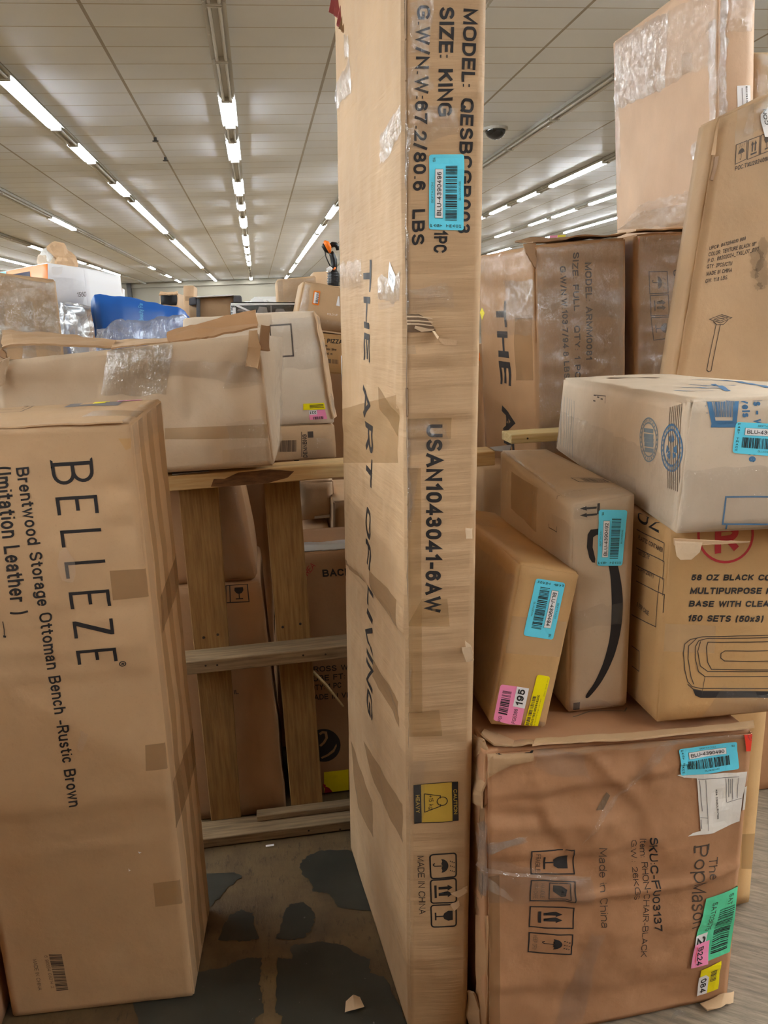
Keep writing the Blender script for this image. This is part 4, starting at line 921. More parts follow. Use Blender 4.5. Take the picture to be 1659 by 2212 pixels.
for i, (xa, ya, xb, yb) in enumerate([(716, -10, 727, 32), (727, -10, 736, 40), (740, -10, 742, 62), (752, -10, 748, 68), (766, -10, 752, 74)]):
    xs = [xa, xa + 12]; Yf = 2.06 - .02 * i
    tall.flap([[atY(xa - 6, -70, Yf), atY(xa + 18, -70, Yf)], [atY(xa, ya, Yf), atY(xa + 12, ya, Yf)], [atY(xb - 16, yb - 8, Yf - .01), atY(xb - 4, yb, Yf - .01)]], ('brown_red' if i in (0, 1, 2) else 'kraft_dark'), .006, 'flap', 'torn layered pad edge with faded red print', .004, i, 6)
tall.done()

# ------------------------------------------------------------------ E: crumpled chair carton at the lower right
ZP = lambda x, y: (1000 + x / 2.517, 1520 + y / 2.517); ZQ = lambda x, y: (1300 + x / 4.621, 1550 + y / 4.621); ZR = lambda x, y: (1300 + x / 4.621, 1780 + y / 4.621)
pm = Carton('carton', 'large battered brown chair carton on the floor at the lower right, covered in stickers', [(0.364, 1.395, .002), (0.918, 1.422, .002), (0.341, 1.999, .002), (0.899, 2.017, .002), (0.372, 1.407, 0.677), (0.933, 1.415, 0.650), (0.355, 2.002, 0.669), (0.914, 2.020, 0.656)],
    'kraft_red', seed=51, bulge=.010, rough=.006, worn=.008, step=.009, creases={'F': [
      ([ZP(130, 530), ZP(400, 500), ZP(990, 395), ZP(1110, 375), ZP(1180, 350)], .010, .012, 'f'), ([ZP(550, 180), ZP(610, 260), ZP(700, 275), ZP(820, 410), ZP(880, 465)], .009, .010, 'r'), ([ZP(150, 580), ZP(420, 592), ZP(550, 780)], .009, .010, 'f'),
      ([ZP(880, 465), ZP(970, 600), ZP(1000, 720)], .010, .016, 'f'), ([ZP(130, 845), ZP(600, 832), ZP(1000, 765)], .007, .010, 'f'), ([ZP(600, 1050), ZP(1000, 1000), ZP(1250, 965), ZP(1540, 860)], .009, .011, 'r'), ([ZP(960, 215), ZP(985, 395)], .007, .012, 'f'),
      ([ZP(120, 420), ZP(250, 330), ZP(560, 270), ZP(900, 240)], .010, .012, 'f'), ([ZP(150, 680), ZP(420, 670), ZP(800, 640)], .005, .016, 'r'), ([ZP(690, 700), ZP(780, 480), ZP(900, 240)], .006, .02, 'r'), ([ZP(700, 1300), ZP(1500, 1180)], .006, .02, 'f'), ([ZP(140, 1550), ZP(800, 1560), ZP(1440, 1420)], .006, .02, 'f'), ([ZP(400, 500), ZP(430, 600)], .008, .02, 'f'), ([ZP(500, 1700), ZP(640, 1200), ZP(720, 1040)], .004, .02, 'f')],
      'T': [([(1160, 1600), (1640, 1560)], -.006, .05, 'f')]})
for i, q in enumerate([[(372, 800), (368, 921), (603, 921), (600, 789)], [(370, 957), (364, 1068), (602, 1067), (604, 960)], [(366, 1102), (361, 1213), (594, 1214), (600, 1105)], [(361, 1246), (357, 1353), (585, 1354), (591, 1247)]]):
    L = pm.frame('F', *[ZP(*p) for p in q]); L.line([(0, 0), (1, 0), (1, 1), (0, 1)], .0026, 'ink', True)
    if i == 0: L.poly([(.26, .86), (.80, .86), (.78, .62), (.66, .52), (.40, .52), (.28, .62)], 'ink'); L.rect(.50, .32, .56, .53, 'ink'); L.rect(.25, .28, .80, .325, 'ink'); L.text('FRAGILE', .12, .10, .78, .11, 'ink_soft')
    if i == 1: L.line([(.1, .42), (.9, .42), (.9, .9), (.1, .9)], .002, 'ink', True); L.poly([(.2, .5), (.5, .5), (.8, .7), (.75, .8), (.5, .66), (.4, .82), (.25, .7)], 'ink'); L.text('HANDLE', .15, .22, .7, .09, 'ink_faint'); L.text('WITH CARE', .1, .07, .8, .09, 'ink_faint')
    if i == 2: arrows(L, .0007, .08, .12, .92, .82)
    if i == 3: umbrella(L, .0007, .12, .26, .88, .96); L.text('KEEP DRY', .12, .09, .76, .10, 'ink_faint')
pm.text('F', 'Made in China', ZP(733, 775), ZP(745, 1208), ZP(775, 773), .0, 'ink_soft')
pm.text('F', 'SKU:C-FU03137', ZP(1003, 713), ZP(1035, 1228), ZP(1046, 711), .01); pm.text('F', 'Item: RHON-', ZP(955, 727), ZP(976, 1010), ZP(989, 725), .0); pm.text('F', 'CHAIR-BLACK', ZP(977, 1022), ZP(958, 1365), ZP(1010, 1022), .0); pm.text('F', 'G.W.: 26KGS', ZP(908, 735), ZP(924, 1058), ZP(938, 733), .0)
pm.text('F', 'The', ZP(1335, 833), ZP(1326, 945), ZP(1384, 830), .0, 'ink_soft')
pm.text('F', 'Pop', ZP(1253, 765), ZP(1245, 962), ZP(1332, 760), .0, 'ink_soft'); pm.text('F', 'Mason', ZP(1245, 970), ZP(1240, 1218), ZP(1322, 965), .0, 'ink_soft')
for a, b in ((ZP(1250, 760), ZP(1250, 800)), (ZP(1332, 756), ZP(1330, 790))): pm.line('F', [a, b], .004, 'ink_soft')
pm.sticker('F', (1472, 1677), (1595, 1659), (1592, 1602), (1464, 1617), 'cyan', blue_sticker('4390490'), 'sticker', 'blue barcode sticker', .005, .0032)
m = MB(); F = pm.faces['F']
F.poly(m, [ZQ(755, 580), ZQ(945, 562), ZQ(1445, 535), ZQ(1425, 690), ZQ(1400, 800), ZQ(1370, 1030), ZQ(1240, 1085), ZQ(1100, 1140), ZQ(835, 1160), ZQ(890, 1130), ZQ(968, 1112), ZQ(945, 604), ZQ(830, 608)], 'paper', .0018)
F.poly(m, [ZQ(1425, 690), ZQ(1496, 660), ZQ(1470, 898), ZQ(1398, 922)], 'paper', .0016)
for a, b in ((ZQ(1028, 615), ZQ(1045, 1110)), (ZQ(1228, 600), ZQ(1240, 840)), (ZQ(1355, 590), ZQ(1350, 800)), (ZQ(955, 610), ZQ(1360, 580)), (ZQ(965, 980), ZQ(1040, 985)), (ZQ(1240, 845), ZQ(1390, 800))): F.line(m, [a, b], .0011, 'grey_print', False, .0024)
F.text(m, 'ASIA CONSOLIDATION', ZQ(1122, 705), ZQ(1138, 1000), ZQ(1140, 704), .02, 'ink', .0024)
for x, l, y in ((1252, 190, 600), (1272, 150, 605), (1292, 210, 600), (968, 300, 620), (972, 90, 1000), (1440, 60, 790)): F.line(m, [ZQ(x, y), ZQ(x + l * .06, y + l)], .0013, 'grey_print', False, .0024)
m.build('packing_slip', pm.root)['label'] = 'torn white packing slip'
def green(L, o):
    L.rect(.56, -.01, .985, .30, 'white', o); L.text('2', .60, .03, .11, .24, 'ink', .02, o + .0004); L.text('SAT', .06, .66, .17, .13, 'ink_soft', off=o); L.text('SAT03675', .10, .22, .44, .14, 'ink_soft', off=o)
    L.bars(.26, .48, .92, .90, 91, 'ink', 28, o)
pm.sticker('F', (1523, 1938), (1490, 2087), (1574, 2053), (1601, 1909), 'green', green, 'sticker', 'large green barcode sticker', 0, .003)
pm.sticker('F', (1499, 2039), (1489, 2088), (1525, 2077), (1532, 2029), 'pink', lambda L, o: (L.text('B224', .15, .28, .78, .34, 'ink', .01, o), L.line([(.1, .2), (.8, .2)], .001, 'red', off=o)), 'sticker', 'pink sticker overlapping the green one', 0, .0052)
def yel(L, o):
    L.poly([(.28, -.05), (1.0, -.05), (1.0, .42), (.42, .46), (.28, .28)], 'white', o); L.text('084', .40, .06, .52, .28, 'ink', .015, o + .0004); L.bars(.24, .52, .62, .82, 17, 'ink_soft', 9, o)
pm.sticker('F', (1512, 2092), (1507, 2150), (1548, 2131), (1555, 2071), 'yellow', yel, 'sticker', 'crumpled yellow sticker', 0, .003)
m = MB(); F.poly(m, [(1604, 1576), (1618, 1580), (1629, 1572), (1634, 1600), (1625, 1621), (1611, 1622), (1609, 1600)], 'red', .003); F.text(m, 'SEALED', ZQ(1420, 120), ZQ(1470, 225), ZQ(1470, 105), .0, 'brown_red', .0036); m.build('sticker', pm.root)['label'] = 'torn red seal sticker at the top right corner'
pm.tape('F', [ZP(130, 300), ZP(1570, 190), ZP(1580, 115), ZP(390, 215)], 'tape_clear'); pm.tapeuv('F', .0, .01, .05, .6, 'tape_dark'); pm.tape('F', [ZP(720, 575), ZP(780, 480), ZP(800, 500), ZP(760, 570)], 'liner_dark', .001)
for pts, sd, mt, am in (([ZP(390, 250), ZP(1560, 190), ZP(1580, 115), ZP(390, 200)], 3, 'film', .008), ([ZP(640, 760), ZP(760, 560), ZP(1180, 200), ZP(1080, 190)], 4, 'film', .008), ([ZP(140, 830), ZP(360, 740), ZP(330, 720), ZP(110, 780)], 5, 'film_thick', .010), ([ZP(500, 1740), ZP(640, 1740), ZP(760, 1250), ZP(690, 1230)], 6, 'film', .005), ([ZP(120, 1080), ZP(700, 1080), ZP(700, 960), ZP(110, 860)], 7, 'film', .009), ([ZP(390, 330), ZP(720, 420), ZP(620, 240), ZP(420, 200)], 8, 'film', .006)):
    pm.film('F', pts=pts, amp=am, seed=sd, step=.008, mat=mt)
Ymap = lambda x, y, dy=0: atY(*ZP(x, y), 1.395 - dy)
def strand(rows, seed, mat='film_thick', amp=.008):
    m = MB(); m.grid(refine(np.array(rows), 14, amp, seed), mat); m.build('plastic_wrap', pm.root, smooth=True)
strand([[Ymap(80, 860, -.03), Ymap(130, 900, .006), Ymap(240, 925, .012), Ymap(430, 940, .012), Ymap(695, 940, .006)], [Ymap(70, 880, -.03), Ymap(130, 925, .006), Ymap(240, 940, .014), Ymap(430, 958, .014), Ymap(695, 960, .006)]], 3)
strand([[Ymap(70, 690, -.05), Ymap(130, 770, .006), Ymap(350, 725, .008)], [Ymap(75, 800, -.05), Ymap(150, 832, .012), Ymap(340, 745, .008)]], 5)
strand([[Ymap(78, 900, -.04), Ymap(140, 950, .006), Ymap(275, 1060, .008)], [Ymap(85, 1010, -.04), Ymap(140, 1020, .01), Ymap(270, 1075, .008)]], 7)
strand([[Ymap(85, 640, -.05), Ymap(95, 760, -.02), Ymap(90, 880, -.02), Ymap(95, 1040, -.03)], [Ymap(130, 640, -.0), Ymap(135, 760, .006), Ymap(130, 880, .008), Ymap(125, 1040, 0)]], 8, amp=.014)
# torn left side and lid edges
LF = lambda x, y, dy: atY(*ZP(x, y), 1.40 + dy)
pm.flap([[LF(50, 170, .10), LF(90, 180, .05), LF(112, 190, .02)], [LF(35, 230, .10), LF(80, 280, .05), LF(130, 300, .01)], [LF(40, 520, .10), LF(85, 540, .05), LF(128, 550, .01)]], 'kraft_inner', .004, 'flap', 'torn side flap bulging out at the left', .014, 3)
pm.flap([[LF(100, 550, .03), LF(128, 550, .01)], [LF(85, 800, .06), LF(122, 800, .02)], [LF(75, 1100, .06), LF(115, 1150, .02)]], 'kraft_dark', .004, 'flap', 'frayed left side edge', .010, 4)
pm.flap([[LF(70, 1150, .05), LF(135, 1150, .0)], [LF(75, 1500, .05), LF(138, 1500, .0)], [LF(65, 1742, .05), LF(125, 1742, .0)]], 'kraft_brown', .004, 'flap', 'side board along the left edge', .004, 6)
pm.flap([[LF(28, 1555, .06), LF(72, 1555, .04)], [LF(30, 1650, .06), LF(100, 1660, .03)], [LF(35, 1742, .06), LF(110, 1742, .02)]], 'kraft_inner', .004, 'flap', 'crushed bottom left corner flap', .012, 8)
pm.flap([[LF(100, 150, .06), LF(170, 215, .02), LF(270, 235, .0), LF(378, 225, -.002)], [LF(120, 130, .11), LF(190, 165, .08), LF(280, 205, .06), LF(385, 205, .04)]], 'kraft_inner', .004, 'flap', 'curled lid edge at the left', .008, 9)
pm.flap([[LF(378, 222, -.008), LF(800, 200, -.008), LF(1200, 165, -.006), LF(1585, 128, 0)], [LF(395, 195, .03), LF(800, 168, .03), LF(1200, 140, .03), LF(1580, 100, .035)]], 'kraft', .004, 'flap', 'taped lid edge', .004, 10)
F.poly(pm.body, ragged([ZP(175, 240), ZP(385, 238), ZP(372, 262), ZP(240, 262), ZP(190, 275)], 1.5, 3, 5), 'gap', .003)
F.poly(pm.body, ragged([ZP(115, 262), ZP(375, 244), ZP(378, 300), ZP(250, 330), ZP(130, 400)], 1.5, 4, 6), 'kraft_inner', .0028)
pm.flap([[Ymap(1290, 1640, -.02), Ymap(1420, 1580, -.02), Ymap(1470, 1560, -.03)], [Ymap(1330, 1672, .0), Ymap(1400, 1660, .0), Ymap(1468, 1625, -.01)]], 'kraft', .004, 'flap', 'crushed bottom right corner', .008, 11)
strand([[Ymap(1120, 1740, .01), Ymap(1200, 1690, .012)], [Ymap(1150, 1690, .02), Ymap(1180, 1670, .02)], [Ymap(1220, 1720, .01), Ymap(1215, 1680, .01)]], 12, 'film_thick')
for a in ([(600, 60), (690, 25), (740, 30), (725, 50), (640, 62)],): pm.line('T', [ZP(598, 80), ZP(690, 55), ZP(780, 52), ZP(880, 45), ZP(890, 20)], .003, 'ink_faint')
pm.done()

# ------------------------------------------------------------------ F: leaning narrow carton
ZW = lambda x, y: (1000 + x / 2.517, 1200 + y / 2.517); ZS = lambda x, y: (1060 + x / 5.978, 1230 + y / 5.978); ZM = lambda x, y: (1000 + x / 2.517, 780 + y / 2.517)
def scl(c, k): return [tuple(EYE_P + (np.array(p) - EYE_P) * k) for p in c]
c195 = scl([(0.404, 1.488, 0.689), (0.520, 1.487, 0.668), (0.402, 2.088, 0.689), (0.522, 2.087, 0.668), (0.471, 1.499, 1.020), (0.592, 1.496, 0.990), (0.473, 2.097, 1.001), (0.593, 2.097, 0.975)], .988)
lean = Carton('carton', 'narrow tan carton tilted to the right, with pink, yellow and blue stickers', c195, 'kraft_gold', seed=61, step=.016, worn=.004, bulge=.003)
lean.sticker('F', (1158, 1249), (1130, 1372), (1194, 1382), (1221, 1259), 'cyan', blue_sticker('4390494'), 'sticker', 'blue barcode sticker', .005)
def pinkfg(L, o):
    L.rect(.48, 0, 1.0, .42, 'white', o); L.text('195', .53, .11, .42, .24, 'ink', .02, o + .0004); L.text('FG', -.0, .72, .16, .12, 'ink', off=o); L.text('FG5366', .05, .22, .38, .13, 'ink_soft', off=o); L.bars(.22, .56, .84, .88, 5, 'ink', 16, o)
lean.sticker('F', (1124, 1570), (1142, 1486), (1081, 1478), (1065, 1555), 'pink', pinkfg, 'sticker', 'pink and white price sticker', .005)
def yel2(L, o):
    L.bars(.02, .68, .60, .93, 9, 'ink_soft', 26, o); L.text('ADUS1183.95094920C', .02, .44, .62, .16, 'ink', .012, o); L.text('Floor Mirror Full Length with Stand', .02, .26, .55, .08, 'ink_soft', off=o); L.text('2024 10:08 AM', .62, .10, .34, .07, 'ink_soft', off=o)
lean.sticker('F', (1160, 1574), (1188, 1461), (1160, 1456), (1131, 1570), 'yellow', yel2, 'sticker', 'yellow barcode sticker', .005)
lean.tape('F', [(1104, 1330), (1240, 1345), (1225, 1420), (1090, 1410)], 'tape_clear'); lean.film('L', uv=[(.5, .1), (1, .1), (1, .9), (.5, .9)], amp=.005, seed=5); lean.film('T', uv=[(0, .62), (.5, .62), (.5, .75), (0, .75)], amp=.004, seed=4, step=.006)
lean.film('F', pts=[(1160, 1582), (1180, 1582), (1184, 1560), (1166, 1556)], mat='film_thick', amp=.004, seed=6, step=.004)
lean.done()

# ------------------------------------------------------------------ G: slim carton with the curved arrow mark
smc = scl([(0.579, 1.522, 0.679), (0.709, 1.521, 0.679), (0.576, 2.017, 0.685), (0.712, 2.017, 0.685), (0.577, 1.500, 1.128), (0.705, 1.500, 1.143), (0.577, 1.996, 1.159), (0.700, 1.996, 1.155)], 1.004)
smile = Carton('carton', 'slim carton with a black curved arrow, standing right of the tilted narrow carton', smc, 'kraft_dull', seed=71, step=.014, worn=.005, bulge=.006, rough=.003, creases={'F': [([ZM(590, 900), ZM(700, 890)], .003, .01, 'r')]})
o1 = [ZW(778, 20), ZW(795, 90), ZW(803, 200), ZW(804, 300), ZW(800, 400), ZW(785, 490), ZW(760, 580), ZW(715, 690), ZW(664, 765)]
o2 = [ZW(672, 780), ZW(692, 768), ZW(755, 680), ZW(810, 570), ZW(845, 460), ZW(863, 360), ZW(868, 250), ZW(858, 150), ZW(840, 60), ZW(830, 20)]
smile.poly('F', chaikin(o1 + o2), 'ink'); smile.poly('F', ([ZM(760, 905), ZM(690, 912), ZM(674, 940), ZM(670, 1010), ZM(682, 1065), ZM(697, 1090), ZM(712, 1092), ZM(714, 1070), ZM(700, 1010), ZM(704, 955), ZM(722, 942), ZM(760, 940)]), 'ink')
for y in (800, 836): smile.line('F', [ZM(726, y - 5), ZM(668, y)], .004, 'ink'); smile.poly('F', [ZM(634, y + 2), ZM(672, y - 12), ZM(668, y), ZM(674, y + 12)], 'ink')
smile.line('F', [ZM(737, 772), ZM(733, 830)], .005, 'ink'); smile.poly('F', [ZW(600, 800), ZW(637, 797), ZW(633, 840), ZW(598, 838)], 'ink')
smile.sticker('F', (1342, 1220), (1354, 1101), (1292, 1100), (1287, 1220), 'cyan', blue_sticker('4390492'), 'sticker', 'blue barcode sticker', .005, .002)
def smtop():
    L = smile.frame('T', ZM(630, 668), ZM(835, 662), ZM(788, 642), ZM(588, 646)); L.line([(0, 0), (1, 0), (1, 1), (0, 1)], .002, 'ink_soft', True); L.bars(.2, .12, .85, .88, 8, 'ink_soft', 22)
smtop()
smile.tape('L', [ZM(265, 800), ZM(410, 930), ZM(410, 690), ZM(262, 600)], 'tape'); smile.tape('L', [ZM(385, 910), ZM(408, 930), ZM(414, 690), ZM(390, 680)], 'tape_clear', .0008); smile.tape('L', [ZM(235, 690), ZM(243, 690), ZM(242, 575), ZM(232, 572)], 'smudge', .0008)
smile.film('T', pts=[ZM(560, 748), ZM(940, 718), ZM(890, 690), ZM(520, 715)], amp=.005, seed=3, step=.006); smile.film('F', pts=[ZM(575, 860), ZM(735, 850), ZM(735, 770), ZM(570, 785)], amp=.004, seed=4, step=.006); smile.film('T', pts=[ZM(520, 740), ZM(560, 740), ZM(215, 480), ZM(180, 486)], amp=.005, seed=7, step=.006, mat='film_thick')
smile.film('F', pts=[ZW(560, 850), ZW(832, 832), ZW(850, 800), ZW(560, 780)], mat='film_thick', amp=.005, seed=5, step=.006); smile.film('F', pts=[ZW(580, 400), ZW(870, 370), ZW(872, 250), ZW(590, 300)], amp=.004, seed=6, step=.007); smile.film('L', uv=[(.78, .05), (1, .05), (1, .9), (.78, .9)], amp=.006, seed=8)
smile.line('L', [ZM(495, 700), ZM(516, 690), ZM(515, 750)], .002, 'ink_soft'); smile.line('L', [ZM(468, 885), ZM(468, 905), ZM(508, 930), ZM(508, 900)], .002, 'ink_soft')
smile.done()

# ------------------------------------------------------------------ H: food container carton
ozc = scl([(0.735, 1.441, 0.678), (1.158, 1.442, 0.67), (0.734, 1.841, 0.678), (1.157, 1.842, 0.670), (0.747, 1.440, 1.086), (1.171, 1.441, 1.074), (0.746, 1.840, 1.086), (1.170, 1.841, 1.077)], 1.004)
oz = Carton('carton', 'tan carton with a drawing of a lidded food container under the blue printed carton', ozc, 'kraft_gold', seed=81, worn=.004, bulge=.004)
oz.text('F', '58 OZ BLACK CO', ZW(1240, 136), ZW(1672, 136), ZW(1247, 103), .03); oz.text('F', 'MULTIPURPOSE F', ZW(1233, 209), ZW(1672, 209), ZW(1241, 174), .03)
oz.text('F', 'BASE WITH CLEAR', ZW(1225, 277), ZW(1690, 277), ZW(1233, 244), .03); oz.text('F', '150 SETS (50x3)', ZW(1217, 357), ZW(1622, 357), ZW(1226, 322), .03)
cx, cy, rr = *ZM(1428, 945), 59
oz.line('F', [(cx + rr * math.cos(a), cy + rr * math.sin(a)) for a in np.linspace(0, 2 * math.pi, 40)[:-1]], .005, 'ink_red', True)
oz.text('F', 'R', ZM(1370, 1048), ZM(1500, 1030), ZM(1370, 900), .03, 'ink_red')
W = .0018
outer = [ZW(1700, 428), ZW(1500, 432), ZW(1300, 441), ZW(1235, 455), ZW(1205, 480), ZW(1197, 530), ZW(1205, 620), ZW(1222, 685), ZW(1245, 712), ZW(1290, 722), ZW(1700, 722)]
oz.line('F', outer, W, 'ink_soft'); oz.line('F', [ZW(1700, 738), ZW(1300, 736), ZW(1250, 725), ZW(1222, 700)], W, 'ink_soft')
oz.line('F', [ZW(1700, 440), ZW(1330, 449), ZW(1280, 462), ZW(1262, 495), ZW(1262, 560), ZW(1280, 630), ZW(1315, 658), ZW(1700, 655)], W, 'ink_soft')
oz.line('F', [ZW(1270, 448), ZW(1225, 490), ZW(1222, 560), ZW(1240, 660), ZW(1255, 700)], W, 'ink_soft'); oz.line('F', [ZW(1700, 462), ZW(1330, 470), ZW(1322, 500), ZW(1330, 580), ZW(1350, 618), ZW(1700, 620)], W, 'ink_soft'); oz.line('F', [ZW(1700, 628), ZW(1330, 630), ZW(1290, 600), ZW(1275, 520), ZW(1290, 466)], W, 'ink_soft')
oz.line('F', [ZW(1700, 512), ZW(1420, 516), ZW(1400, 530), ZW(1400, 556), ZW(1420, 572), ZW(1700, 570)], W, 'ink_soft'); oz.line('F', [ZW(1315, 658), ZW(1295, 768)], W * .7, 'ink_soft')
oz.poly('F', [ZW(1250, 728), ZW(1300, 738), ZW(1700, 738), ZW(1700, 772), ZW(1290, 772), ZW(1262, 760)], 'ink')
for y0, y1 in ((955, 1055), (1055, 1150), (1150, 1235), (1235, 1330)):
    oz.line('L', [ZM(945, y0 - 40), ZM(1095, y0 + 35)], .002, 'ink_soft'); oz.line('L', [ZM(1095, y0 + 35), ZM(1088, y1 + 40)], .002, 'ink_soft')
oz.line('L', [ZW(925, 320), ZW(1047, 388), ZW(1075, 110)], .002, 'ink_soft')
for t, a, b, h in (('PLASTIC CONTAINER', ZM(955, 968), ZM(1085, 1042), 24), ('9.6x7.25x1.78"', ZM(955, 1050), ZM(1015, 1080), 24), ('2.3+17.25(W)', ZM(955, 1135), ZM(1040, 1180), 22), ('3 PER CASE', ZW(950, 275), ZW(1012, 328), 24)): oz.text('L', t, a, b, (a[0] + 1, a[1] - h / 2.517), .01, 'ink_soft')
oz.text('L', 'OZ', ZM(950, 870), ZM(1065, 935), ZM(955, 800), .02); oz.line('L', [ZW(925, 490), ZW(965, 520), ZW(958, 630), ZW(920, 600)], .002, 'ink_soft')
oz.tape('F', [ZW(1090, 520), ZW(1365, 530), ZW(1370, 380), ZW(1100, 370)], 'tape_clear'); oz.film('F', pts=[ZW(1280, 900), ZW(1700, 850), ZW(1700, 760), ZW(1420, 700)], amp=.006, seed=3)
oz.line('F', [ZW(1045, 905), ZW(1290, 893), ZW(1700, 850)], .006, 'kraft_pale'); oz.done()

# ------------------------------------------------------------------ I: paper goods carton
twc = scl([(0.731, 1.391, 1.085), (1.15, 1.340, 1.085), (0.845, 2.335, 1.092), (1.105, 2.300, 1.092), (0.752, 1.390, 1.331), (1.165, 1.342, 1.325), (0.864, 2.330, 1.301), (1.115, 2.301, 1.303)], .992)
tw = Carton('carton', 'greyish carton with blue printing on top of the food container carton', twc, 'kraft_grey', seed=91, step=.02, worn=.006, bulge=.006, rough=.003, creases={'L': [([ZM(815, 160), ZM(830, 250), ZM(985, 240), ZM(850, 410)], .006, .015, 'r'), ([ZM(810, 160), ZM(805, 520)], .004, .012, 'f')]})
def emblem(cx, cy, rx, ry, kind):
    P = lambda r, a: ZM(cx + rx * r * math.cos(a), cy + ry * r * math.sin(a))
    for r in (1, .78): tw.line('L', [P(r, a) for a in np.linspace(0, 2 * math.pi, 36)[:-1]], .004 if kind else .003, 'ink_blue' if kind else 'ink_blue_soft', True)
    for a in np.linspace(0, 2 * math.pi, 26)[:-1]: tw.line('L', [P(.84, a), P(.94, a)], .004, 'ink_blue_soft')
    if kind:
        for a0 in (-1.57, .52, 2.62):
            tw.poly('L', [P(.55, a0 - .75), P(.6, a0 - .1), P(.3, a0 + .1), P(.22, a0 - .5)], 'ink_blue'); tw.poly('L', [P(.62, a0 + .1), P(.5, a0 + .8), P(.25, a0 + .5), P(.3, a0 + .2)], 'ink_blue')
    else:
        for y in (-.45, -.2, .0, .2, .45): tw.line('L', [ZM(cx - rx * .5, cy + ry * y), ZM(cx + rx * .5, cy + ry * (y + .06))], .008, 'ink_blue_soft')
emblem(1020, 428, 47, 118, 0); emblem(1142, 472, 55, 126, 1)
tw.line('L', [ZM(720, 185), ZM(780, 190), ZM(782, 230)], .002, 'ink_soft')
for i in range(4): tw.line('L', [ZM(716 + 20 * (i % 3), 185 + 10 * i), ZM(728 + 20 * (i % 3), 188 + 10 * i)], .003, 'ink_soft')
for i in range(7):
    tw.line('L', [ZM(522 + 14 * i, 180 + 6 * i), ZM(515 + 14 * i, 440 + 14 * i)], .0025, 'ink_blue_soft'); tw.line('L', [ZM(1128 + 11 * i, 250 - 3 * i), ZM(1118 + 10 * i, 690 + 4 * i)], .003, 'ink_faint')
def twbar():
    L = tw.frame('F', ZM(1350, 345), ZM(1488, 345), ZM(1490, 185), ZM(1328, 188)); L.line([(.03, .9), (.10, .06), (.90, .06), (1, .92)], .008, 'ink_blue'); L.line([(0, 0), (.98, 0)], .010, 'ink_blue'); L.bars(.16, .26, .88, .98, 3, 'ink_blue', 18)
    for t, y in (('5', .82), ('1', .62), ('6', .38)): L.text(t, -.06, y, .05, .07, 'ink_blue', up=True)
twbar()
tw.text('F', 'ls - w', ZM(1576, 206), ZM(1580, 350), ZM(1626, 205), .03, 'ink_blue'); tw.text('F', 'vels', ZM(1514, 206), ZM(1518, 306), ZM(1556, 205), .03, 'ink_blue'); tw.text('F', 'te', ZM(1548, 488), ZM(1550, 548), ZM(1596, 487), .03, 'ink_blue')
tw.line('F', [ZM(1800, 736), ZM(1425, 736), ZM(1410, 885), ZM(1800, 888)], .003, 'ink_blue'); tw.line('F', [ZM(1433, 888), ZM(1425, 934), ZM(1800, 936)], .003, 'ink_blue')
for i in range(3): tw.line('T', [ZM(1150 + 40 * i, 160 - 14 * i), ZM(1360 + 60 * i, 165 - 10 * i)], .008, 'ink_blue')
tw.line('T', [ZM(1240, 105), ZM(1420, 108), ZM(1659, 150)], .012, 'ink_blue'); tw.line('T', [ZM(1360, 130), ZM(1440, 168)], .01, 'ink_blue'); tw.line('T', [ZM(790, 95), ZM(1060, 98)], .03, 'ink_faint')
tw.sticker('F', ZM(1460, 498), ZM(1800, 525), ZM(1820, 348), ZM(1482, 330), 'cyan', blue_sticker('4390491'), 'sticker', 'blue barcode sticker', .006)
tw.film('L', uv=[(0, .0), (1, .0), (1, .55), (0, .55)], amp=.005, seed=4, step=.016, mat='film'); tw.film('F', uv=[(0, 0), (.7, 0), (.7, .5), (0, .5)], amp=.004, seed=5, step=.014)
tw.film('L', pts=[ZM(640, 600), ZM(960, 720), ZM(950, 640), ZM(640, 520)], amp=.012, seed=6, step=.008)
FF = lambda x, y, Y: atY(*ZM(x, y), Y)
tw.flap([[FF(1148, 965, 1.362), FF(1350, 975, 1.355), FF(1560, 980, 1.35)], [FF(1150, 1005, 1.362), FF(1330, 1000, 1.355), FF(1555, 985, 1.35)]], 'kraft_pale', .002, 'flap', 'torn paper strip under the front edge', .004, 3)
tw.flap([[FF(1150, 980, 1.36), FF(1300, 985, 1.356)], [FF(1160, 1060, 1.36), FF(1285, 1035, 1.356)], [FF(1180, 1080, 1.36), FF(1240, 1078, 1.358)]], 'torn_paper', .001, 'flap', 'hanging torn paper tongue', .004, 4)
tw.done()

# ------------------------------------------------------------------ J-O: cartons behind the right stack
ZA = lambda x, y: (1000 + x / 2.517, 460 + y / 2.517); ZC = lambda x, y: (1000 + x / 2.517, y / 2.517); ZN = lambda x, y: (1460 + x / 5.266, y / 5.266)
art = Carton('carton', 'tall brown film wrapped carton with slanted lettering on its side, right of center', [(0.886, 2.540, .002), (1.189, 2.564, .002), (0.846, 3.041, .002), (1.149, 3.065, .002), (0.839, 2.525, 1.684), (1.141, 2.548, 1.700), (0.798, 3.026, 1.690), (1.102, 3.050, 1.700)],
    'kraft_brown', seed=101, worn=.008, bulge=.008, rough=.005, step=.022, creases={'L': [([ZA(80, 380), ZA(390, 370)], .008, .02, 'f'), ([ZA(110, 960), ZA(390, 950)], .005, .02, 'r')], 'F': [([ZA(370, 250), ZA(860, 250)], .012, .025, 'f'), ([ZA(400, 380), ZA(860, 380)], .006, .02, 'f')]})
art.text('L', 'THE ART OF LIVING', ZA(175, 482), ZA(330, 2680), ZA(237, 478), .02)
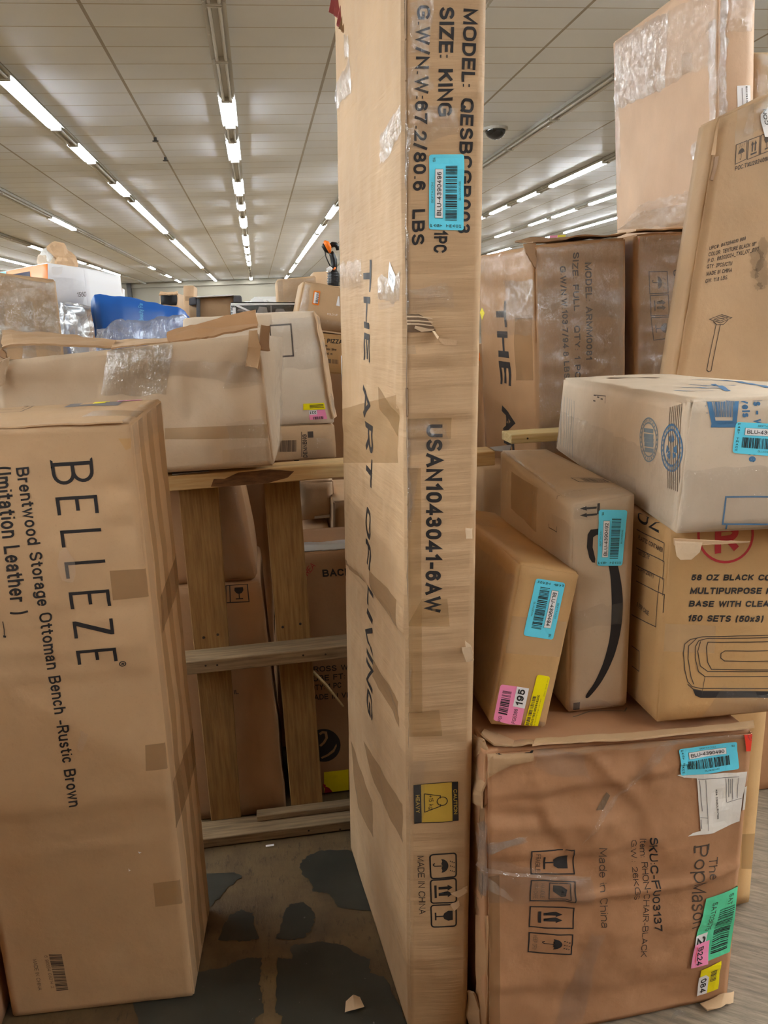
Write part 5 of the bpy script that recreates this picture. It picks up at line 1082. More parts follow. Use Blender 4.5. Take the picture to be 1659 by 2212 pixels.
art.text('F', 'MODEL: ARMM0081', ZA(665, 270), ZA(668, 800), ZA(700, 268), .02); art.text('F', 'SIZE: FULL   QTY: 1 PC', ZA(595, 215), ZA(606, 900), ZA(628, 213), .02); art.text('F', 'G.W/N.W:103.7/94.8 LBS', ZA(528, 290), ZA(545, 900), ZA(560, 288), .02)
art.film('F', uv=[(-.0, .62), (1, .62), (1, 1), (0, 1)], amp=.012, seed=3, step=.011, mat='film_thick', freq=(24, 10)); art.film('L', pts=[ZA(230, 580), ZA(400, 580), ZA(400, 360), ZA(230, 370)], amp=.008, seed=4, step=.011, mat='film_thick'); art.film('L', uv=[(0, .84), (1, .84), (1, 1), (0, 1)], amp=.006, seed=5, step=.014)
art.film('F', pts=[ZA(420, 570), ZA(850, 570), ZA(860, 420), ZA(400, 420)], amp=.01, seed=6, step=.011)
art.tape('L', [ZA(290, 910), ZA(385, 910), ZA(380, 570), ZA(288, 570)], 'tape_dark'); art.tape('L', [ZA(288, 575), ZA(378, 572), ZA(378, 552), ZA(288, 556)], 'smudge', .002)
art.sticker('L', ZA(95, 540), ZA(106, 582), ZA(120, 545), ZA(106, 515), 'yellow', None, 'sticker', 'small yellow diamond sticker', 0, .002)
a = art.c; up = np.array([0, 0, .012])
art.flap([[a['LFT'] + up, (a['LFT'] + a['RFT']) / 2 + up * 1.5, a['RFT'] + up], [a['LFT'] * .7 + a['LBT'] * .3 + up * 1.6, (a['LFT'] + a['RFT']) * .35 + (a['LBT'] + a['RBT']) * .15 + up * 1.4, a['RFT'] * .7 + a['RBT'] * .3 + up * 1.2]], 'kraft_dark', .004, 'flap', 'crumpled top flap', .014, 3)
art.flap([[atY(*ZA(330, 170), 2.52), atY(*ZA(400, 160), 2.53)], [atY(*ZA(345, 215), 2.50), atY(*ZA(395, 220), 2.52)], [atY(*ZA(385, 290), 2.515), atY(*ZA(400, 300), 2.52)]], 'kraft_dark', .004, 'flap', 'torn corner', .01, 5)
for i, (x, y, mt) in enumerate([(490, 145, 'pink'), (535, 142, 'yellow')]):
    P = [atY(*ZA(x - 22, y + 8), 2.62), atY(*ZA(x + 22, y + 6), 2.62), atY(*ZA(x + 24, y - 6), 2.68), atY(*ZA(x - 18, y - 5), 2.68)]; m = MB(); m.add([p + up * .8 for p in P], [(0, 1, 2, 3)], mt); m.build('sticker', art.root)['label'] = '%s sticker scrap on the top' % mt
art.done()
qn = Carton('carton', 'tall wrapped carton in shadow left of the leaning long carton', [(1.225, 2.564, .002), (1.492, 2.553, .002), (1.225, 3.064, .002), (1.510, 3.053, .002), (1.180, 2.561, 1.710), (1.458, 2.550, 1.715), (1.190, 3.061, 1.710), (1.477, 3.050, 1.714)], 'kraft_brown', seed=111, worn=.008, bulge=.006, rough=.005, step=.022)
qn.text('F', 'SIZE: QUEEN', ZA(1190, 305), ZA(1200, 615), ZA(1226, 303), .02); qn.text('F', 'G.W/N.W: 69.7/65.3 LBS', ZA(1142, 310), ZA(1155, 900), ZA(1172, 308), .02); qn.text('F', 'MODEL', ZA(1240, 260), ZA(1246, 400), ZA(1276, 258), .02)
for i, q in enumerate([[(1010, 320), (1012, 440), (1112, 435), (1110, 318)], [(1014, 450), (1020, 560), (1118, 555), (1112, 445)], [(1022, 570), (1034, 692), (1124, 680), (1120, 565)]]):
    L = qn.frame('F', *[ZA(*p) for p in q]); L.line([(0, 0), (1, 0), (1, 1), (0, 1)], .003, 'ink_soft', True); (umbrella if i == 0 else arrows if i == 1 else glass)(L, .0007, .1, .1, .9, .92, 'ink_soft')
qn.film('F', uv=[(0, .55), (.7, .55), (.7, 1), (0, 1)], amp=.012, seed=3, step=.011, mat='film_thick'); qn.film('F', uv=[(.5, .75), (1, .75), (1, 1), (.5, 1)], amp=.01, seed=4, step=.012)
a = qn.c; qn.flap([[a['LFT'] + up, a['RFT'] + up], [a['LFT'] * .6 + a['LBT'] * .4 + up * 1.4, a['RFT'] * .6 + a['RBT'] * .4 + up * 1.3]], 'kraft_pale', .004, 'flap', 'pale top flap', .008, 3)
m = MB(); qn.faces['F'].poly(m, [ZA(925, 140), ZA(948, 138), ZA(940, 190), ZA(918, 200)], 'red', .014); m.build('sticker', qn.root)['label'] = 'small red sticker scrap'
qn.sticker('L', ZA(845, 735), ZA(868, 735), ZA(866, 615), ZA(848, 615), 'grey_print', None, 'sticker', 'dark label in the gap', 0)
qn.done()
k = 1.04
bl, br, tr, tl = atY(1334, 497, 3.2 * k), atY(1545, 478, 2.36 * k), atY(1552, -79, 2.36 * k), atY(1324, 91, 3.2 * k)
bl[2] = br[2] = 1.733
sx = atY(1624, 0, 2.36 * k)[0] - tr[0] + .0
d = np.array([.115, 0.0, 0])
big = Carton('carton', 'large flat pinkish carton in shiny film standing high at the upper right', [br, br + d, bl, bl + d, tr, tr + d, tl, tl + d], 'kraft_pink', seed=121, worn=.006, bulge=.008, rough=.005, step=.025)
for pts, sd, am in (([ZC(830, 600), ZC(1110, 480), ZC(1110, 60), ZC(830, 220)], 3, .012), ([ZC(1100, 480), ZC(1380, 330), ZC(1390, -60), ZC(1110, 60)], 4, .012), ([ZC(1250, 880), ZC(1370, 860), ZC(1370, 720), ZC(1250, 780)], 5, .008), ([ZC(840, 1250), ZC(1330, 1210), ZC(1330, 1010), ZC(980, 1110)], 6, .008), ([ZC(1340, 760), ZC(1385, 760), ZC(1390, 100), ZC(1345, 120)], 7, .008), ([ZC(830, 1000), ZC(860, 1000), ZC(855, 300), ZC(820, 300)], 8, .006)):
    big.film('L', pts=pts, amp=am, seed=sd, step=.012, mat='film_thick' if sd in (3, 5, 7) else 'film', freq=(24, 12))
big.film('F', uv=[(0, .75), (1, .75), (1, 1), (0, 1)], amp=.008, seed=9, step=.01)
big.film('F', uv=[(0, .1), (.22, .1), (.22, .9), (0, .9)], amp=.006, seed=10, step=.008, mat='film_thick')
big.tape('L', [ZC(1200, 410), ZC(1250, 385), ZC(1252, 285), ZC(1200, 295)], 'tape'); big.tape('L', [ZC(840, 1250), ZC(1330, 1220), ZC(1330, 1080), ZC(980, 1150)], 'tape')
big.sticker('F', ZN(685, 1280), ZN(842, 1200), ZN(838, 975), ZN(678, 985), 'white', lambda L, o: (L.bars(.6, .1, .75, .95, 4, 'ink_soft', 16, o, True), L.line([(.35, .9), (.36, .1)], .002, 'grey_print', off=o)), 'sticker', 'white barcode label', 0)
big.done()
# leaning long carton
e = lambda p, q, z: p + (q - p) * ((z - p[2]) / (q[2] - p[2]))
tl, bl = atY(1550, 255, 2.235), atY(1459, 815, 2.215); tr = atY(1659, 204, 2.235)
wd = tr + (tr - tl) * 2.2 - tl; b0 = e(tl, bl, .004); d = np.array([0, .10, 0]); br = b0 + np.array([wd[0], 0, 0])
lg = Carton('carton', 'long tan carton leaning at the far right with a post lamp line drawing', [b0, br, b0 + d, br + d, tl, tl + wd, tl + d, tl + wd + d], 'kraft_tan', seed=131, worn=.006, bulge=.005, rough=.003, step=.03, creases={'F': [([ZN(480, 1420), ZN(720, 1400), ZN(1048, 1300)], .006, .014, 'f'), ([ZN(540, 1480), ZN(520, 2212), ZA(1400, 0), ZA(1180, 895)], .004, .01, 'f'), ([ZC(1440, 1100), ZC(1659, 1010)], -.006, .014, 'f')]})
for i, q in enumerate([[(672, 1870), (800, 1810), (808, 1600), (684, 1650)], [(812, 1815), (950, 1760), (958, 1545), (826, 1595)], [(962, 1755), (1100, 1700), (1110, 1480), (972, 1540)]]):
    L = lg.frame('F', *[ZN(*p) for p in q]); L.line([(0, 0), (1, 0), (1, 1), (0, 1)], .002, 'ink_soft', True); (umbrella if i == 0 else arrows if i == 1 else glass)(L, .0007, .1, .06, .9, .95, 'ink_soft')
lg.text('F', 'POC:TXU20240805', ZN(668, 1945), ZN(1085, 1815), ZN(672, 1895), .01, 'ink_soft')
for t, A_, B_, c_ in (('UPC#: 847254010 689', (1340, 203), (1535, 148), 20), ('COLOR: TEXTURE BLACK 16"', (1335, 237), (1592, 178), 22), ('P.O.: 06202024_TXU_OT_01/1', (1330, 272), (1606, 206), 22), ('QTY: 2PCS/CTN', (1325, 303), (1462, 285), 22), ('MADE IN CHINA', (1323, 342), (1462, 320), 22), ('GW: 11.8 LBS.', (1317, 382), (1440, 360), 22)):
    lg.text('F', t, ZA(*A_), ZA(*B_), ZA(A_[0] + 3, A_[1] - c_), .01, 'ink_soft')
lw = .0022
lg.line('F', [ZA(1338, 578), ZA(1405, 553), ZA(1460, 570), ZA(1398, 598)], lw, 'ink_soft', True); lg.line('F', [ZA(1362, 578), ZA(1405, 562), ZA(1438, 571), ZA(1398, 588)], lw, 'ink_soft', True); lg.line('F', [ZA(1380, 578), ZA(1400, 574), ZA(1420, 572)], lw, 'ink_soft')
lg.line('F', [ZA(1360, 590), ZA(1378, 608), ZA(1415, 606), ZA(1440, 582)], lw, 'ink_soft'); lg.line('F', [ZA(1374, 608), ZA(1325, 855), ZA(1335, 864), ZA(1348, 858), ZA(1398, 608)], lw, 'ink_soft')
m = MB(); f = lg.faces['F']; f.poly(m, [ZN(952, 1310), ZN(1060, 1195), ZN(1150, 1180), ZN(1150, 1560), ZN(1010, 1560), ZN(958, 1365)], 'white', .0025); f.text(m, 'CON', ZN(1055, 1420), ZN(1010, 1250), ZN(1010, 1420), .02, 'ink', .003); m.build('sticker', lg.root)['label'] = 'wrinkled white label'
for i, (x, y, a, b) in enumerate([(1600, 250, 40, 70), (1625, 330, 34, 90), (1585, 330, 22, 30), (1630, 190, 30, 60), (1605, 400, 26, 22)]):
    lg.poly('F', ragged([ZA(x + a * math.cos(t_), y + b * math.sin(t_)) for t_ in np.linspace(0, 6.283, 10)[:-1]], 3, 3, i), 'smudge_dark', .0004 + .0002 * i)
lg.film('F', pts=[ZN(740, 1560), ZN(1080, 1440), ZN(1080, 1020), ZN(870, 1130)], amp=.006, seed=3, step=.012); lg.tape('F', [ZN(660, 1660), ZN(880, 1600), ZN(880, 1120), ZN(700, 1250)], 'tape_clear')
lg.flap([[atY(*ZN(460, 1400), 2.21), atY(*ZN(490, 1330), 2.21)], [atY(*ZN(395, 1760), 2.20), atY(*ZN(440, 1770), 2.21)]], 'kraft_inner', .004, 'flap', 'torn upper left corner', .006, 3)
lg.flap([[atY(*ZN(440, 1780), 2.21), atY(*ZN(480, 1780), 2.215)], [atY(*ZN(395, 2040), 2.20), atY(*ZN(425, 2050), 2.21)]], 'kraft_dark', .004, 'flap', 'frayed left edge', .005, 4)
lg.done()
q = [atY(1628, 260, 3.0), atY(1627, 112, 3.0)]
cn = Carton('carton', 'carton corner at the right frame edge behind the big pinkish carton', [(q[1][0], 3.0, .002), (q[1][0] + .5, 3.0, .002), (q[1][0], 3.4, .002), (q[1][0] + .5, 3.4, .002), tuple(q[1]), (q[1][0] + .5, 3.0, q[1][2]), (q[1][0], 3.4, q[1][2]), (q[1][0] + .5, 3.4, q[1][2])], 'kraft_tan', seed=141, worn=.012)
cn.film('F', uv=[(0, .93), (1, .93), (1, 1), (0, 1)], amp=.008, seed=3); cn.done()
# tan carton on the floor behind the chair carton
c18 = Carton('carton', 'plain tan carton on the plank floor behind the chair carton at the right edge', [(.97, 1.67, .002), (1.135, 1.69, .002), (.97, 2.06, .002), (1.135, 2.10, .002), (.99, 1.68, .655), (1.155, 1.70, .655), (.99, 2.06, .655), (1.155, 2.10, .655)], 'kraft_gold', seed=151, worn=.006)
c18.tape('F', [(1600, 1875), (1655, 1880), (1655, 1800), (1600, 1800)], 'tape'); c18.done()
c19 = Carton('carton', 'reddish carton edge at the far right behind the plain tan floor carton', [(1.26, 2.15, .002), (1.6, 2.15, .002), (1.26, 2.18, .002), (1.6, 2.18, .002), (1.26, 2.15, .9), (1.6, 2.15, .9), (1.26, 2.18, .9), (1.6, 2.18, .9)], 'kraft_red', seed=153); c19.done()

# ------------------------------------------------------------------ behind the pallet
lo = Carton('carton', 'brown carton with a wine glass symbol behind the pallet boards', [(-.36, 2.36, .002), (-.02, 2.345, .002), (-.36, 2.75, .002), (-.02, 2.75, .002), (-.37, 2.36, .758), (-.045, 2.345, .758), (-.37, 2.75, .758), (-.045, 2.75, .758)], 'kraft_brown', seed=161)
L = lo.frame('F', Z4(548, 1482), Z4(730, 1472), Z4(716, 1330), Z4(545, 1342)); L.line([(0, 0), (1, 0), (1, 1), (0, 1)], .003, 'ink', True); L.line([(.18, 0), (.18, 1)], .003, 'ink')
glass(L, .0007, .22, .08, .96, .92); lo.text('F', 'IL', (506, 1499), (516, 1498), (505, 1490), .01); lo.done()
hi = Carton('carton', 'upper brown carton with soft folded edges, stacked on the wine glass carton', [(-.40, 2.37, .76), (-.05, 2.35, .76), (-.40, 2.88, .76), (-.05, 2.75, .76), (-.40, 2.37, 1.105), (-.09, 2.35, 1.105), (-.40, 2.88, 1.105), (-.09, 2.75, 1.105)], 'kraft_brown', seed=163, bulge=.012, worn=.006, edge=.02)
hi.film('F', uv=[(.6, 0), (1, 0), (1, 1), (.6, 1)], amp=.006, seed=3, step=.014); hi.done()
wd_ = Carton('carton', 'brightly lit pale carton side glimpsed left of the center pallet board', hexY([(520, 1700), (600, 1700), (584, 1000), (520, 1000)], 2.95, .09, .002), 'kraft_pale', seed=165); wd_.done()
bk = Carton('carton', 'carton with weight text and a black round logo behind the standing pallet', hexY([(640, 1770), (800, 1770), (800, 1186), (632, 1197)], 2.42, .3, .002), 'kraft_brown', seed=167)
bk.text('F', 'BACK', Z4(1318, 1275), Z4(1545, 1263), Z4(1312, 1218), .02); bk.text('F', 'REA', Z4(1195, 1270), Z4(1260, 1190), Z4(1165, 1235), .0, 'ink_red')
for t, A_, B_, c_ in (('GROSS WEIGHT:', (1120, 205), (1700, 165), 48), ('CUBE FT: 1.9', (1120, 288), (1560, 245), 48), ('QTY: 1 PC', (1150, 362), (1412, 335), 48), ('MADE IN VIETNAM', (1130, 445), (1680, 405), 46)):
    f5 = lambda x, y: (380 + x / 3.95, 1400 + y / 3.95); bk.text('F', t, f5(*A_), f5(*B_), f5(A_[0] - 2, A_[1] - c_), .01)
cc = f5(1262, 825); R1 = 36
bk.poly('F', [(cc[0] + R1 * math.cos(a), cc[1] + R1 * .98 * math.sin(a)) for a in np.linspace(0, 2 * math.pi, 40)[:-1]], 'ink', .0008)
bk.poly('F', [f5(*p) for p in ((1235, 925), (1290, 900), (1340, 860), (1368, 808), (1372, 830), (1350, 880), (1300, 915), (1245, 938))], 'kraft_brown', .0016)
bk.line('F', [f5(*p) for p in ((1230, 830), (1262, 800), (1285, 760), (1278, 715), (1250, 712), (1225, 730))], .008, 'kraft_brown', False, .0016)
bk.sticker('F', f5(1265, 1260), f5(1475, 1238), f5(1472, 1032), f5(1262, 1052), 'yellow', None, 'sticker', 'yellow sticker', 0); bk.poly('F', ragged([f5(1260, 1150), f5(1300, 1190), f5(1360, 1250), f5(1270, 1270)], 2, 5, 3), 'ink_red', .0022)
bk.done()
t = thing('foil_mailer', 'crumpled silver mailer lying on the carton behind the pallet', 'mailer', atY(700, 1185, 2.5))
G = [[atY(645, 1196, 2.43), atY(700, 1192, 2.43), atY(760, 1188, 2.43)], [atY(645, 1183, 2.45), atY(700, 1180, 2.45), atY(760, 1176, 2.45)], [atY(645, 1174, 2.62), atY(700, 1166, 2.62), atY(760, 1158, 2.62)]]
m = MB(); m.grid(refine(np.array(G), 8, .012, 3), 'foil'); m.build('mailer', t, smooth=True, solid=.004)
t1 = Carton('carton', 'dented pale carton with a white label seen through the pallet right of the center board', hexY([(646, 1125), (724, 1118), (720, 1038), (646, 1042)], 3.6, .2, None), 'kraft_pale', seed=171, bulge=.01, rough=.012, worn=.01)
t1.sticker('F', Z4(1248, 885), Z4(1375, 880), Z4(1372, 775), Z4(1250, 790), 'paper', None, 'sticker', 'white paper label', 0, .004); t1.done()
z_ = min(v[2] for v in (t1.c['LFD'], t1.c['RFD'])) - .004
p = hexY([(646, 1300), (715, 1300), (712, 1142), (646, 1148)], 3.5, .3, .002); 
for i in (4, 5, 6, 7): p[i][2] = min(p[i][2], z_)
t2 = Carton('carton', 'pale carton under the dented one, seen through the pallet', p, 'kraft_pale', seed=173, worn=.01); t2.done()
t3 = Carton('carton', 'pale carton edge beside the tall carton, seen through the pallet gap', hexY([(722, 1300), (790, 1300), (790, 1080), (720, 1084)], 3.45, .5, .002), 'kraft_pale', seed=175, worn=.01); t3.done()

# ------------------------------------------------------------------ goods further back, left of the tall carton
sp = Carton('carton', 'narrow carton hidden behind the center pallet board, holding up the upper cartons', hexY([(598, 1700), (640, 1700), (636, 985), (594, 988)], 2.75, .18, .002), 'kraft_brown', seed=180); sp.done()
b14 = Carton('carton', 'lower carton with barcode and stencil letters under the grey carton with pink sticker', hexY([(500, 1002), (727, 990), (722, 917), (500, 925)], 2.74, .22, None), 'kraft_tan', seed=181)
zb = min(b14.c[k][2] for k in KEYS[:4])
L = b14.frame('F', Z4(965, 280), Z4(1105, 278), Z4(1105, 185), Z4(970, 190)); L.bars(0, 0, 1, 1, 4, 'ink_soft', 26)
b14.text('F', 'DEMNBNG', Z4(1195, 325), Z4(1188, 140), Z4(1160, 325), .02, 'ink_soft'); b14.poly('F', [Z4(1195, 118), Z4(1240, 116), Z4(1242, 165), Z4(1197, 167)], 'ink_soft'); b14.film('F', pts=[Z4(1190, 320), Z4(1410, 315), Z4(1400, 170), Z4(1200, 170)], amp=.006, seed=3, step=.012); b14.line('F', [Z4(1148, 120), Z4(1150, 320)], .003, 'ink_faint'); b14.done()
b13 = Carton('carton', 'grey carton with printed rectangle and pink and yellow sticker behind the crushed carton', hexY([(395, 932), (722, 914), (682, 671), (395, 688)], 2.75, .22, None), 'kraft_grey', seed=183, bulge=.006)
b13.line('F', [Z3(960, 882), Z3(1138, 870), Z3(1160, 1140), Z3(1000, 1150)], .005, 'ink_soft'); b13.line('F', [Z3(960, 882), Z3(975, 1150), Z3(1000, 1150)], .004, 'ink_soft')
b13.sticker('F', (655, 886), (703, 884), (700, 870), (655, 872), 'yellow', lambda L, o: [L.line([(.3, .3 + .2 * i), (.95, .32 + .2 * i)], .002, 'ink', off=o) for i in range(3)], 'sticker', 'yellow sticker', 0)
def tag221(L, o): L.rect(.0, .55, .48, 1, 'white', o); L.text('221', .44, .93, -.38, -.30, 'ink', .02, o + .0004); L.bars(.2, .02, .8, .32, 3, 'ink_soft', 12, o)
b13.sticker('F', (669, 907), (707, 905), (702, 885), (667, 887), 'pink', tag221, 'sticker', 'pink and white price sticker', 0)
b13.film('F', pts=[Z3(980, 1250), Z3(1400, 1240), Z3(1380, 800), Z3(960, 820)], amp=.006, seed=3, step=.018); b13.film('R', uv=[(0, 0), (.4, 0), (.4, 1), (0, 1)], amp=.01, seed=4, step=.016, mat='film_thick'); b13.tape('F', [Z3(845, 900), Z3(985, 890), Z3(970, 780), Z3(850, 790)], 'tape_clear')
b13.flap([[atY(681, 672, 2.74), atY(692, 684, 2.80)], [atY(698, 780, 2.74), atY(706, 780, 2.80)], [atY(718, 905, 2.74), atY(726, 900, 2.80)]], 'kraft_pale', .004, 'flap', 'bent right edge', .008, 5); b13.done()
def far(label, px, Y, depth, mat, seed, name='carton', cat='box', low=.002, **k):
    return Carton(name, label, hexY(px, Y, depth, low), mat, cat, seed=seed, step=.06, **k)
c = far('black printed carton with a thin white top edge behind the torn flap', [(500, 760), (642, 755), (640, 653), (497, 653)], 3.36, .1, 'black_gloss', 185)
c.tape('F', [(498, 660), (640, 658), (640, 652), (498, 653)], 'white', .001); c.poly('F', [(503, 690), (510, 690), (509, 664), (502, 664)], 'white'); c.poly('F', [(512, 672), (538, 674), (530, 668), (515, 667)], 'grey_print'); c.poly('F', [(590, 690), (628, 690), (612, 667), (596, 668)], 'grey_print'); c.poly('F', [(552, 680), (580, 682), (576, 664), (560, 662)], 'steel'); c.line('F', [(505, 657), (545, 675), (520, 680)], .008, 'white'); c.poly('F', [(585, 690), (588, 690), (587, 660), (584, 660)], 'steel'); c.film('F', uv=[(0, .8), (1, .8), (1, 1), (0, 1)], amp=.008, seed=3); c.done()
c = far('brown flat carton with grey foam corner guards in the back', [(412, 760), (520, 755), (516, 640), (408, 645)], 4.2, .2, 'kraft', 187)
for q in ([(408, 660), (424, 658), (424, 641), (408, 643)], [(504, 656), (522, 655), (521, 638), (504, 638)], [(424, 690), (432, 690), (432, 645), (424, 645)]): m = MB(); P = [atY(x, y, 4.17) for x, y in q]; m.hexa([P[0], P[1], P[0] + [0, .22, 0], P[1] + [0, .22, 0], P[3], P[2], P[3] + [0, .22, 0], P[2] + [0, .22, 0]], 'grey_foam', .006); m.build('corner_guard', c.root)
m = MB(); P = [atY(x, y, 4.15) for x, y in [(424, 643), (504, 639), (504, 636), (424, 640)]]; m.hexa([P[0], P[1], P[0] + [0, .24, 0], P[1] + [0, .24, 0], P[3], P[2], P[3] + [0, .24, 0], P[2] + [0, .24, 0]], 'foam', .004); m.build('edge_strip', c.root); c.done()
c = far('pale narrow upright carton in the back center', [(398, 760), (421, 760), (419, 617), (396, 617)], 5.2, .3, 'kraft_pale', 189); c.tape('F', [(400, 650), (419, 650), (418, 640), (400, 640)], 'tape'); c.done()
c = far('open carton with dark inside in the back, right of the blue bag', [(347, 760), (386, 760), (384, 633), (345, 633)], 6.0, .5, 'kraft_pale', 191); c.poly('F', ragged([(347, 658), (381, 660), (385, 645), (380, 635), (346, 636)], 1, 3, 2), 'black_plastic', .002)
c.flap([[atY(344, 636, 5.98), atY(384, 634, 5.98)], [atY(346, 630, 6.0), atY(383, 631, 6.0)]], 'kraft_pale', .01, 'flap', None, .02, 2); c.done()
c = far('small brown carton beside the open dark carton in the back', [(385, 760), (402, 760), (400, 638), (383, 640)], 6.8, .4, 'kraft_red', 193); c.done()
t = thing('foam_roll', 'white foam rolls showing above the black printed carton', 'foam', (atY(590, 652, 5.1)[0], 5.1, .002)); m = MB()
for x, r in ((577, .07), (596, .05)): p = atY(x, 656, 5.1); m.tube([(p[0] - .06, 5.1, p[2] - .02), (p[0] + .06, 5.25, p[2] - .02)], r * .9, 'foam', 14)
p = atY(585, 656, 5.1); m.box((p[0] - .16, 5.05, .002), (p[0] + .16, 5.3, p[2] - .06), 'foam', .02); m.build('foam_body', t)
c = far('brown carton behind the carton with the orange sticker', [(607, 760), (690, 760), (682, 596), (597, 604)], 3.9, .35, 'kraft', 195); c.film('F', uv=[(0, .9), (1, .9), (1, 1), (0, 1)], amp=.01, seed=3); c.tape('F', [(598, 650), (612, 650), (610, 603), (597, 604)], 'tape_clear'); c.done()
c = far('small pale carton at the very back beside the hedge tool', [(678, 700), (712, 700), (710, 586), (676, 588)], 5.5, .3, 'kraft_pale', 197); c.poly('F', [(695, 586), (708, 586), (708, 562), (695, 562)], 'white'); c.done()
b18 = Carton('carton', 'carton printed for a portable pizza oven, under the carton with the orange sticker', hexY([(560, 790), (765, 812), (765, 726), (560, 706)], 3.0, .4, None), 'kraft_gold', seed=199, step=.05)
b18.text('F', 'PORTABLE PIZZA OVEN', (640, 735), (775, 746), (641, 726), .02); b18.text('F', 'oven', (697, 748), (707, 749), (697, 743), .01); b18.text('F', 'Color: Silver', (703, 756), (727, 758), (703, 751), .01); b18.text('F', '4273x3 cm', (697, 765), (718, 767), (697, 760), .01)
L = b18.frame('F', (707, 785), (732, 788), (732, 776), (707, 774)); L.rect(.05, .1, .3, .9, 'ink_faint'); [L.rect(.4 + .12 * i, .1, .46 + .12 * i, .9, 'ink_faint') for i in range(5)]; b18.done()
zz = min(b18.c[k][2] for k in KEYS[:4])
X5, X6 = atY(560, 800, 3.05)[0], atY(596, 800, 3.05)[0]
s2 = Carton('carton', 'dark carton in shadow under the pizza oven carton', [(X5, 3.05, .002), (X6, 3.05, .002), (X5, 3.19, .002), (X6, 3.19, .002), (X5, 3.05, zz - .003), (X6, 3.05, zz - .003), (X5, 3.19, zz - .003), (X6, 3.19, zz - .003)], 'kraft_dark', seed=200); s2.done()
b17 = Carton('carton', 'brown carton with an orange barcode sticker left of the tall carton', hexY([(636, 704), (775, 724), (775, 628), (656, 605)], 3.0, .38, None), 'kraft', seed=201, step=.05, worn=.006)
for k_ in KEYS[:4]: pass
b17.sticker('F', Z3(1320, 700), Z3(1375, 710), Z3(1390, 590), Z3(1335, 582), 'orange', lambda L, o: (L.rect(.15, .1, .85, .9, 'white', o), L.bars(.45, .1, .85, .9, 3, 'ink', 14, o + .0004, True)), 'sticker', 'orange barcode sticker', 0, .002); b17.film('F', uv=[(0, 0), (1, 0), (1, .25), (0, .25)], amp=.01, seed=3); b17.film('F', uv=[(0, .1), (.14, .1), (.14, 1), (0, 1)], amp=.006, seed=4, mat='film_thick'); b17.text('F', 'FOLD UP', Z3(1450, 790), Z3(1540, 800), Z3(1450, 775), .0, 'white'); b17.sticker('F', (726, 660), (734, 662), (733, 640), (730, 640), 'white', None, 'sticker', 'white label', 0)
b17.done()
# garden tool standing further back
tb = far('brown carton at the back that the black and orange power tool stands on', [(690, 760), (760, 760), (758, 619), (688, 617)], 4.9, .3, 'kraft', 202); tb.done()
tp = lambda x, y, Y=5.0: atY(*Z3(x, y), Y)
t = thing('power_tool', 'black and orange power tool with a cable standing at the back beside the tall carton', 'tool', tp(1500, 545))
m = MB(); m.tube([tp(1500, 560), tp(1500, 520), tp(1502, 470), tp(1500, 430), tp(1496, 412)], [.030, .034, .033, .030, .02], 'black_plastic', 14)
for y in (440, 462, 484, 506): m.tube([tp(1501, y + 3), tp(1501, y - 3)], .037, 'black_plastic', 14)
m.build('motor_housing', t, smooth=False)
m = MB(); m.tube([tp(1500, 425), tp(1508, 370), tp(1505, 320), tp(1492, 280), tp(1478, 255)], [.020, .018, .020, .017, .015], 'black_plastic', 10); m.build('shaft', t, smooth=True)
m = MB(); m.tube([tp(1470, 205), tp(1495, 190), tp(1520, 192), tp(1534, 210), tp(1538, 240)], [.014, .016, .015, .012, .008], 'black_plastic', 10); m.tube([tp(1432, 180), tp(1424, 205), tp(1440, 235), tp(1470, 255)], [.012, .017, .015, .012], 'black_plastic', 10); m.build('grip', t, smooth=True)
m = MB(); m.tube([tp(1426, 168, 4.98), tp(1446, 180, 4.97), tp(1462, 215, 4.97), tp(1474, 262, 4.98)], [.010, .016, .016, .006], 'orange_plastic', 10); m.build('trigger_guard', t, smooth=True)
m = MB(); m.tube([tp(1505, 392, 4.96), tp(1516, 402, 4.96)], [.010, .009], 'orange_plastic', 8); m.build('switch', t)
m = MB(); m.tube([tp(1426, 215), tp(1436, 290), tp(1462, 350), tp(1490, 400)], .004, 'black_plastic', 6); m.build('cable', t)
m = MB(); m.tube([tp(1448, 412, 4.96), tp(1475, 400, 4.96), tp(1488, 410, 4.96)], [.012, .018, .012], 'foam', 10); m.build('cap', t)
m = MB(); q = tp(1500, 552); m.box((q[0] - .06, 4.95, q[2] - .02), (q[0] + .06, 5.07, q[2] + .004), 'black_plastic', .004); m.build('foot', t)
# far left group
p = hexY([(-40, 790), (142, 790), (120, 604), (-40, 584)], 2.95, .4, .002)
for i in (2, 3, 6, 7): p[i][0] -= .22
w1 = Carton('carton', 'film wrapped tan carton at the left edge of the photo behind the crushed carton', p, 'kraft_tan', seed=203, step=.06, worn=.008)
w1.film('F', uv=[(0, .86), (1, .86), (1, 1), (0, 1)], amp=.014, seed=3, step=.014, mat='film_thick'); w1.film('F', uv=[(.5, .6), (.68, .6), (.66, .95), (.5, .95)], amp=.008, seed=4, step=.012, mat='film_thick'); w1.film('F', uv=[(.15, .6), (.3, .6), (.3, .95), (.15, .95)], amp=.008, seed=6, step=.012, mat='film_thick'); w1.film('F', uv=[(.80, .6), (.96, .6), (.96, .95), (.80, .95)], amp=.008, seed=5, step=.012); w1.tape('F', [(85, 722), (105, 720), (100, 685), (82, 685)], 'smudge', .001); w1.done()
P = [atY(-30, 660, 3.3), atY(103, 657, 3.55), atY(192, 664, 3.62), atY(-30, 575, 3.3), atY(101, 567, 3.55), atY(182, 579, 3.62)]
z0 = min(P[1][2], P[2][2]); 
rb = P[2] + np.array([.05, .6, 0]); lb = P[1] + np.array([-.35, .55, 0])
